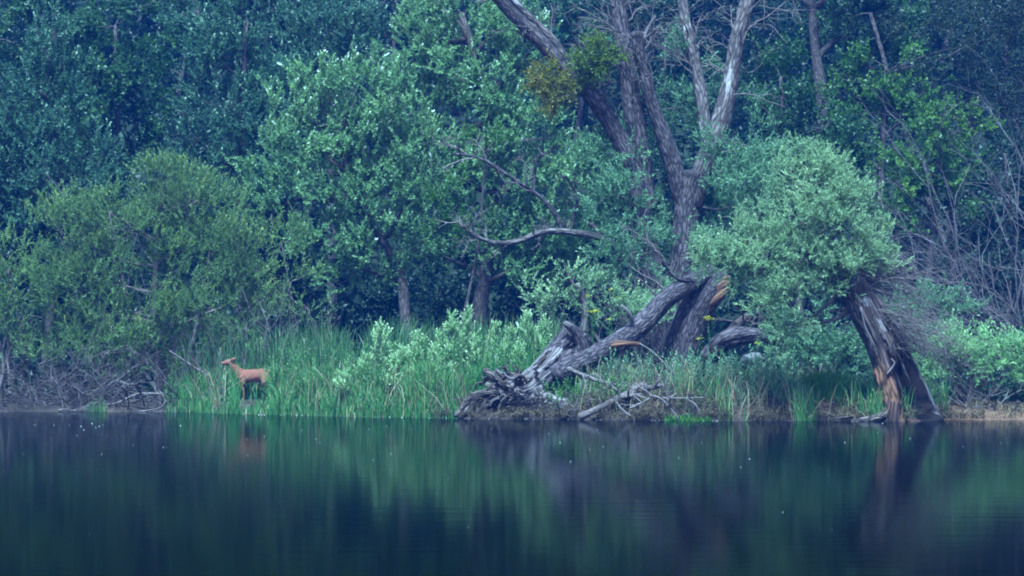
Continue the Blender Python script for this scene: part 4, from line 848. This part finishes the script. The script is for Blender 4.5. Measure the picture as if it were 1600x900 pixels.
u, P = bank_points(r, 1500, 300, 1300, .0, 2.4); k = ~((u > 352) & (u < 428)) & ~((u > 730) & (u < 900)); u, P = u[k], P[k]; n = len(u)
blades('dry_reeds', P, .35 + .75 * r.random(n), .008 + .009 * r.random(n), 'thatch', r, .55, 'bent dry straw-coloured reeds scattered through the green bank', tint=.5 + .5 * r.random(n))
# taller sparse reeds in the shade behind
u, P = bank_points(r, 5200, 240, 900, 2.4, 6.5)
cn = clumpy(P[:, 0], P[:, 1], 1.0, 5); k = (r.random(len(u)) < .6 + cn) & ~((u > 352) & (u < 428) & (P[:, 1] < 4.3)); u, P = u[k], P[k]
H = (1.0 + .9 * r.random(len(u))); blades('shaded_reeds', P, H, .014 + .012 * r.random(len(u)), 'grass_dark', r, .20, 'tall thin reeds in the shade behind the reed grass')
# sparse grass of the eastern bank
u, P = bank_points(r, 4200, 880, 1480, .3, 3.0)
cn = clumpy(P[:, 0], P[:, 1], 1.2, 11); k = r.random(len(u)) < .3 + cn * 1.6; u, P, cn = u[k], P[k], cn[k]
kk = ~((u > 890) & (u < 1060) & (P[:, 1] - shore(P[:, 0]) < 1.0) & (r.random(len(u)) < .8)); u, P, cn = u[kk], P[kk], cn[kk]
H = np.clip((.30 + .38 * r.random(len(u))) * (1 + .8 * cn), .1, 1.2); blades('bank_grass', P, H, .010 + .010 * r.random(len(u)), 'grass', r, .3, 'patchy green grass on the bank around the snapped willow')
u, P = bank_points(r, 4200, 1060, 1480, -.12, .8); cn = clumpy(P[:, 0], P[:, 1], 1.6, 21); k = r.random(len(u)) < -.1 + cn * 2.2; u, P, cn = u[k], P[k], cn[k]
blades('edge_rushes', P, np.clip((.2 + .5 * r.random(len(u))) * (1 + .5 * cn), .1, 1), .010 + .008 * r.random(len(u)), 'grass', r, .3, 'green rushes in patches where the brown bank meets the water')
# dead thatch hanging over the bank edge
u, P = bank_points(r, 30000, 560, 1620, -.02, .95)
cn = clumpy(P[:, 0], P[:, 1], 2.5, 4); k = (r.random(len(u)) < .42 + cn * 1.8) & ((u > 690) | (r.random(len(u)) < .3)) & ((u < 1475) | (r.random(len(u)) < .3)) & ((u < 755) | (u > 885) | (P[:, 1] - shore(P[:, 0]) < .32)); P = P[k]
n = len(P); dr = np.stack([r.normal(0, .7, n), -.35 - .5 * r.random(n), -.15 - .5 * r.random(n)], -1)
blades('dead_grass', P + np.array([0, 0, .05]), .10 + .22 * r.random(n), .008 + .008 * r.random(n), 'thatch', r, .8, 'matted dead grass hanging over the crumbling bank edge', dirx=dr)
# sedges on the far-left waterline
u, P = bank_points(r, 700, 130, 178, -.1, .5); k = r.random(len(u)) < np.exp(-((u - 152) / 12) ** 2); u, P = u[k], P[k]; blades('sedge_tuft', P, (.10 + .22 * r.random(len(u))) * np.exp(-((u - 152) / 22) ** 2), np.full(len(u), .01), 'grass', r, .2, 'short green sedge tuft beside the pale floating stick', kind='stuff', cat='grass tuft')
u, P = bank_points(r, 1200, 1040, 1110, -.2, .2); blades('moss_tuft', P, .05 + .10 * r.random(len(u)), np.full(len(u), .012), 'tuft', r, .5, 'bright green mossy tuft at the waterline below the brown bank', kind='thing', cat='grass tuft')
# dark leafy ground cover on the shaded floor
u, P = bank_points(r, 4500, -60, 1660, 2.0, 9.0); k = (u < 240) | (u > 420); P = P[k]; n = len(P)
v, t = place_shoots('broad', P, unit(r.normal(0, .4, (n, 3)) + np.array([0, 0, 1.])), .6 + .7 * r.random(n), r, .3)
tag(link('undergrowth', leaves_mesh('undergrowth', [v], [t], M['dark'])), 'low dark leafy undergrowth on the shaded ground', 'undergrowth', kind='stuff')
n = 9500; hx = r.uniform(-24, 24, n); hy = 8.5 + 42 * r.random(n) ** .9; P = np.stack([hx, hy, ground(hx, hy)], -1)
v, t = place_shoots('broad', P, unit(r.normal(0, .5, (n, 3)) + np.array([0, -.5, 1.])), 1.5 + 1.3 * r.random(n), r, .3)
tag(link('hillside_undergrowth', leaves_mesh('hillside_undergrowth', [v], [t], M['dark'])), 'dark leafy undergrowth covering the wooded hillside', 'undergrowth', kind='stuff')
# leafy herbs mixed in the reed grass and round the snapped willow
def herbs(name, label, u0, u1, t0, t1, n, h0, h1, mat, kind, seed, keepf=None):
    r = np.random.default_rng(seed); u, P = bank_points(r, n, u0, u1, t0, t1)
    if keepf is not None: k = keepf(u, P); u, P = u[k], P[k]
    cn = clumpy(P[:, 0], P[:, 1], 1.5, seed % 17); k = r.random(len(u)) < .6 + cn * 1.2; P = P[k]
    Vs, Ts = [], []
    for p in P:
        h = h0 + (h1 - h0) * r.random(); m = max(2, int(h / .22)); d = unit(np.array([r.normal(0, .14), r.normal(0, .14), 1]))
        z = np.linspace(0, h - .2, m); pos = p + d * z[:, None]
        v, t = place_shoots(kind, pos, np.repeat(d[None], m, 0) + r.normal(0, .06, (m, 3)), .55 + .35 * r.random(m), r, .45)
        Vs.append(v); Ts.append(t)
    return tag(link(name, leaves_mesh(name, Vs, Ts, M[mat])), label, 'herbs', kind='stuff')
herbs('leafy_herbs', 'leafy green herbs standing among the reed grass before the tallest poplar', 420, 900, .3, 3.2, 640, .5, 1.35, 'herb', 'herb', 811, lambda u, P: ~((u > 700) & (P[:, 1] < -.9)))
herbs('bank_herbs', 'blue-green leafy herbs around the foot of the snapped willow', 890, 1240, .5, 3.0, 760, .35, 1.0, 'willow_grey', 'herb', 812, lambda u, P: (P[:, 1] - shore(P[:, 0]) > .95) | (u > 1080))
herbs('low_herbs', 'low leafy weeds between grass and leaning willow', 1150, 1480, .5, 3.0, 520, .2, .6, 'willow_grey', 'sapling', 813)
herbs('trunk_ivy', 'small round-leaved weeds against the uprooted trunk', 848, 985, .35, 1.3, 300, .15, .62, 'herb', 'sapling', 814)

# ------------------------------------------------------------------ saplings, reeds with plumes, flowers: single plants
SG = 'pale poplar saplings in the reed grass'
saps = [(592, 506, 30, 'tallest pale poplar sapling with a pointed top above the reed grass'), (572, 560, 16, 'small pale sapling leaning against the tallest pointed one'), (622, 556, 26, 'bushy pale sapling filling the gap beside the tallest one'), (655, 520, 20, 'pale sapling below the slanting poplar trunk'),
        (678, 545, 24, 'low bushy sapling full of pale leaves'), (632, 545, 20, 'pale sapling in the gap between the two tallest groups'), (690, 520, 20, 'leafy sapling before the shaded reeds'), (745, 530, 24, 'dense pale sapling in front of the straight trunk foot'), (765, 555, 22, 'low pale sapling near the upturned roots'), (790, 540, 24, 'thick pale sapling standing over the splayed roots'), (835, 520, 24, 'pale sapling touching the uprooted trunk bark'), (812, 545, 18, 'small pale sapling between roots and trunk'), (540, 585, 16, 'lone short sapling where the grass is lowest'), (705, 490, 15, 'thin pale sapling with a tall bare-stemmed tip'), (730, 486, 14, 'slim sapling directly before the straight poplar trunk'), (715, 520, 28, 'broad pale sapling at the foot of the straight poplar'),
        (775, 510, 18, 'pale sapling just beyond the straight poplar trunk'), (800, 515, 18, 'short sapling above the upturned roots'), (822, 490, 16, 'green-tipped sapling near the uprooted trunk'), (850, 500, 24, 'wide sapling by the pale leafless shrub'), (640, 580, 18, 'knee-high sapling at the middle of the reed bed'), (602, 585, 20, 'knee-high sapling in front of the tallest one'), (700, 575, 16, 'knee-high sapling near the bank edge')]
for k, (u, v, w, lab) in enumerate(saps):
    r = np.random.default_rng(830 + k); y = np.interp(u, [560, 900], [.6, .3]) + (.35 if v < 530 else -.15 if v < 570 else -.7)
    bx = X(u, y); bz = G(bx, y); top = W(u, v + 3, y); e = empty('poplar_sapling', (bx, y, bz)); tag(e, lab, 'sapling', SG)
    tb = Tubes(); base = np.array([bx + r.normal(0, .05), y, bz - .03]); P = catmull([base, base * .5 + top * .5 + r.normal(0, .03, 3), top], 12); tb.add(P, np.linspace(.014, .004, 12), 5)
    pos, dd = [], []; sc = []; h = top[2] - bz; wm = .8 * w / PXM(y)
    for q in range(int(12 + h * 21)):
        t = .42 + .58 * r.random() ** .75; i = min(10, int(t * 11)); p = P[i] + (P[i + 1] - P[i]) * (t * 11 - i)
        rr = wm * (1.02 - t) ** .9 * 1.3 * r.random() ** .5; az = r.uniform(0, 6.28); o = np.array([math.cos(az) * rr, math.sin(az) * rr, rr * .7])
        tb.add([p, p + o * .5 - np.array([0, 0, .02]), p + o], (.004, .003, .002), 3, cap=False); pos.append(p + o); sc.append(1.1 - .5 * t); dd.append(np.array([math.cos(az) * .5, math.sin(az) * .5, 1.]))
    pos.append(P[-2]); sc.append(.7); dd.append(np.array([0, 0, 1.]))
    v_, t_ = place_shoots('sapling', np.array(pos), unit(np.array(dd)), np.array(sc) * (.85 + .35 * r.random(len(pos))), r, .5)
    link('stem', tb.mesh('stem', [M['twig']]), e); link('foliage', leaves_mesh('foliage', [v_], [t_], M['sapling']), e)
def plume_reed(label, u, vb, vt, y, seed, lean=0):
    r = np.random.default_rng(seed); b = np.array(gp(u, y)); t = W(u + lean, vt, y); e = empty('plume_reed', b); tag(e, label, 'reed', 'dry reeds with plumes')
    tb = Tubes(); tb.add(catmull([b, b * .5 + t * .5 + r.normal(0, .02, 3), t], 10), np.linspace(.012, .006, 10), 5); link('stalk', tb.mesh('stalk', [M['twig_pale']]), e)
    n = 7; d = unit(r.normal(0, .35, (n, 3)) + np.array([.3, 0, .4])); p = t + r.normal(0, .02, (n, 3)) + np.array([0, 0, -.03])
    v, tt = place_shoots('mistle', p, d, np.full(n, .2), r); link('plume', leaves_mesh('plume', [v], [tt], M['plume']), e)['kind'] = 'stuff'
plume_reed('dry reed stalk with pale plume before the deer muzzle', 345, 640, 545, 3.0, 861, -1)
plume_reed('short dry reed stalk next to the one at the deer muzzle', 349, 640, 575, 3.1, 862, 1)
plume_reed('bent dry reed at the edge of the reed bed below the bush', 330, 640, 583, 3.2, 863, -6)
plume_reed('tall dry reed with brown plume in the shade behind the deer', 478, 600, 530, 4.8, 864, -3)
plume_reed('dry reed with small plume in the grass behind the deer rump', 452, 640, 582, 3.0, 865, 2)
# grass tuft on its clay root mass
def tuft(label, u, vb, y, n, h, w, seed, mat='tuft'):
    r = np.random.default_rng(seed); c = np.array(gp(u, y)); c[2] = W(u, vb, y)[2]; e = empty('grass_tuft', c); tag(e, label, 'grass tuft', 'grass tufts on the eastern bank')
    P = c + np.stack([r.normal(0, w * .35, n), r.normal(0, w * .25, n), -.03 * r.random(n)], -1)
    ln = np.stack([(P[:, 0] - c[0]) * .7 / w + r.normal(0, .08, n), (P[:, 1] - c[1]) * .7 / w, np.zeros(n)], -1)
    o = blades('blade_fan', P, h * (.6 + .5 * r.random(n)), np.full(n, .010), mat, r, .12, dirx=ln); del o['category']
    o.parent = e; o.location = -e.location
    tb = Tubes(); g = G(c[0], c[1]); tb.add(catmull([(c[0] - w * .2, c[1], g - .1), (c[0], c[1], (g + c[2]) / 2), (c[0], c[1], c[2] + .02)], 12), np.linspace(w * .75, w * .4, 12), 18, bark_disp(.04, .3, kz=1, freq=8, seed=seed)); link('root_mass', tb.mesh('root_mass', [M['clay']]), e)
tuft('large bright green grass tuft on a brown root clump near the leaning willow', 1290, 626, -3.1, 1500, .62, .42, 871)
tuft('bright green grass tuft growing between the snapped willow and the root clump tuft', 1190, 618, -2.3, 700, .50, .34, 872)
tuft('soft green grass tuft just before the leaning willow trunk', 1350, 628, -2.6, 500, .38, .3, 873)
# yellow flowers
FG = 'yellow ragwort flowers'
fl = [(926, 486, 1.0, 'biggest yellow flower head before the upright dead stump'), (918, 463, 2.0, 'small yellow flower above the biggest flower head'), (952, 500, 1.2, 'tiny yellow flower on the willow bush by the slanting limb'), (955, 452, 2.3, 'yellow flower at the top of the light green willow bush'), (1108, 498, .0, 'yellow flower cluster beside the torn red wood'), (1092, 529, -.2, 'yellow flower in front of the snapped trunk'), (955, 527, -1.0, 'small yellow flower above the reddish branch stub'), (968, 466, 2.2, 'faint yellow flower low on the willow bush'), (821, 487, 1.4, 'yellow flower on the tallest herb over the roots'), (1183, 537, -.4, 'single yellow flower under the fallen bough')]
for k, (u, v, y, lab) in enumerate(fl):
    r = np.random.default_rng(880 + k); t = W(u, v, y); b = np.array(gp(u, y)); e = empty('yellow_flower', b); tag(e, lab, 'flower', FG)
    tb = Tubes(); tb.add(catmull([b, b * .5 + t * .5 + r.normal(0, .03, 3), t], 10), np.linspace(.008, .004, 10), 4); link('stem', tb.mesh('stem', [M['herb']]), e)
    n = 22 if k in (0, 4) else 9; s = .06 if k in (0, 4) else .035
    V, T = [], []
    for q in range(n):
        c = t + r.normal(0, s, 3) * np.array([1, 1, .4])
        for a in range(5):
            d = unit(np.array([math.cos(a * 1.26 + q), math.sin(a * 1.26 + q), .35])); V.append(leaf_quad(c, d, np.array([0, 0, 1.]), .032, .022)); T.append(r.random())
    po = link('petals', mk_mesh('petals', np.array(V), np.arange(len(V) * 4).reshape(-1, 4), fattr={'tint': T}, mats=[M['petal']]), e); po['kind'] = 'stuff'
    m = 8; pos = b + (t - b) * np.linspace(.25, .9, m)[:, None]; v_, t_ = place_shoots('herb', pos, unit(np.repeat((t - b)[None], m, 0) + r.normal(0, .2, (m, 3))), np.full(m, .5), r); link('foliage', leaves_mesh('foliage', [v_], [t_], M['herb']), e)

# ------------------------------------------------------------------ the deer
def deer():
    y = 3.9; x0 = X(393, y); z0 = G(x0, y); e = empty('deer', (x0, y, z0)); tag(e, 'red-brown roe deer stretching its neck to sniff a dry reed', 'deer')
    tb = Tubes()
    def tube(pts, rad, n=14, flat=None, seg=16):
        P = catmull([np.array(p, float) for p in pts], seg); R = np.interp(np.linspace(0, 1, seg), np.linspace(0, 1, len(rad)), rad); tb.add(P, R, n)
        if flat is not None:      # widen or flatten sideways
            V = tb.V[-2]; c = np.repeat(P, n, 0); V[:, 1] = c[:, 1] + (V[:, 1] - c[:, 1]) * flat
    tube([(-.39, 0, .575), (-.33, 0, .57), (-.22, 0, .555), (-.08, 0, .55), (.08, 0, .565), (.22, 0, .58), (.33, 0, .585), (.40, 0, .585), (.435, 0, .58)], [.05, .115, .150, .155, .146, .142, .140, .110, .06], 20, .84, 30)
    tube([(-.26, 0, .58), (-.33, 0, .66), (-.40, 0, .745), (-.455, 0, .82), (-.49, 0, .865)], [.145, .118, .095, .078, .066], 16, .85)
    tube([(-.445, 0, .862), (-.49, 0, .868), (-.545, 0, .862), (-.60, 0, .850), (-.65, 0, .842), (-.685, 0, .836)], [.045, .074, .070, .054, .043, .034], 14, .85)
    for s in (-1, 1):
        tube([(-.47, s * .035, .885), (-.435, s * .065, .915), (-.395, s * .085, .945), (-.365, s * .09, .965)], [.022, .046, .042, .014], 10, .6, 12)
        tube([(-.25, s * .06, .54), (-.225 - .03 * s, s * .075, .40), (-.235 - .03 * s, s * .07, .31), (-.225 - .05 * s, s * .07, .20), (-.222 - .05 * s, s * .07, .06), (-.245 - .05 * s, s * .07, .012)], [.10, .066, .042, .030, .022, .028], 12, seg=24)
        k = .04 * s
        tube([(.29, s * .03, .60), (.29 - k, s * .085, .46), (.285 - k, s * .085, .385), (.355 - k, s * .08, .31), (.405 - k, s * .08, .255), (.395 - k, s * .08, .15), (.39 - k, s * .08, .06), (.365 - k, s * .08, .012)], [.13, .115, .088, .054, .035, .026, .022, .028], 12, seg=28)
    tube([(.42, 0, .62), (.445, 0, .59), (.44, 0, .56)], [.03, .028, .012], 8)
    me = tb.mesh('body', [M['coat']]); b = link('body', me); b.parent = e
    m = b.modifiers.new('union', 'REMESH'); m.mode = 'VOXEL'; m.voxel_size = .0085; m.use_smooth_shade = True
    m = b.modifiers.new('soften', 'SMOOTH'); m.iterations = 5; m.factor = .5
    def ball(name, c, rad, mat):
        n, k = 12, 8; th = np.linspace(0, 2 * np.pi, n, endpoint=False); ph = np.linspace(.01, np.pi - .01, k)
        V = [(c[0] + rad[0] * math.sin(p) * math.cos(t), c[1] + rad[1] * math.sin(p) * math.sin(t), c[2] + rad[2] * math.cos(p)) for p in ph for t in th]
        i = np.arange(k - 1)[:, None] * n; j = np.arange(n)[None]; Q = np.stack([i + j, i + n + j, i + n + (j + 1) % n, i + (j + 1) % n], -1).reshape(-1, 4)
        o = link(name, mk_mesh(name, V, Q, smooth=True, mats=[mat])); o.parent = b; return o
    ball('nose', (-.690, 0, .845), (.016, .018, .014), M['nose'])
    ball('chin', (-.668, 0, .822), (.024, .018, .013), M['pale_fur'])
    for s in (-1, 1):
        ball('eye', (-.552, s * .043, .878), (.013, .008, .011), M['nose'])
        ball('inner_ear', (-.412, s * .079 - .012, .926), (.024, .008, .012), M['pale_fur'])
        ball('rump_patch', (.428, s * .035, .60), (.022, .03, .05), M['pale_fur']) if s == 1 else None
deer()

# ------------------------------------------------------------------ fluff drifting on the water, glints painted along the bank
r = np.random.default_rng(901)
V, T = [], []
def speck(x, y, s):
    for k in range(2):
        a = r.uniform(0, 3.14); d = np.array([math.cos(a), math.sin(a), .25]) * s; q = np.array([-math.sin(a), math.cos(a), .5]) * s * .6; c = np.array([x, y, .004 + s * .3])
        V.append([c - d, c + q, c + d, c - q]); T.append(r.random())
for k in range(80):
    u = r.uniform(0, 1600); v = 661 + abs(r.normal(0, 1)) * 34 if r.random() < .75 else r.uniform(660, 860)
    if r.random() < .16: u = r.uniform(0, 340); v = 664 + r.normal(0, 1.2)
    d = CAMZ * F / (v - HV); speck((u - 800) / F * d, d - 60, r.uniform(.004, .015) * d / 60)
for k in range(60):                                           # pale bits painting the water-edge glint along the bank
    u = r.uniform(380, 1130); x = X(u, 0); y = float(shore(x)) - .10 - .08 * r.random(); speck(X(u, y), y, r.uniform(.004, .014))
tag(link('fluff_and_glints', mk_mesh('fluff_and_glints', np.array(V), np.arange(len(V) * 4).reshape(-1, 4), fattr={'tint': T}, mats=[M['fluff']])), 'white specks of seed fluff drifting on the still water, with painted glints along the bank', 'fluff', kind='stuff')

# ------------------------------------------------------------------ the evening air
hz, t, nd, lk = newmat('evening_haze')
pv = nd('ShaderNodeVolumePrincipled'); pv.inputs['Color'].default_value = (.02, .24, 1.0, 1); pv.inputs['Density'].default_value = .00042; pv.inputs['Anisotropy'].default_value = 0.0
o = nd('ShaderNodeOutputMaterial'); lk(pv.outputs[0], o.inputs['Volume'])
a, b, c0, d0, z0, z1 = -108, 108, -108, 98, -2.7, 34
Vb = [(a, c0, z0), (b, c0, z0), (b, d0, z0), (a, d0, z0), (a, c0, z1), (b, c0, z1), (b, d0, z1), (a, d0, z1)]
Qb = [(0, 3, 2, 1), (4, 5, 6, 7), (0, 1, 5, 4), (1, 2, 6, 5), (2, 3, 7, 6), (3, 0, 4, 7)]
tag(link('haze', mk_mesh('haze', Vb, Qb, mats=[hz])), 'thin blue evening haze over the lake', 'haze', kind='stuff')
print('leaves', LEAVES[0], 'tris', sum(len(m.loops) - 2 * len(m.polygons) for m in bpy.data.meshes))
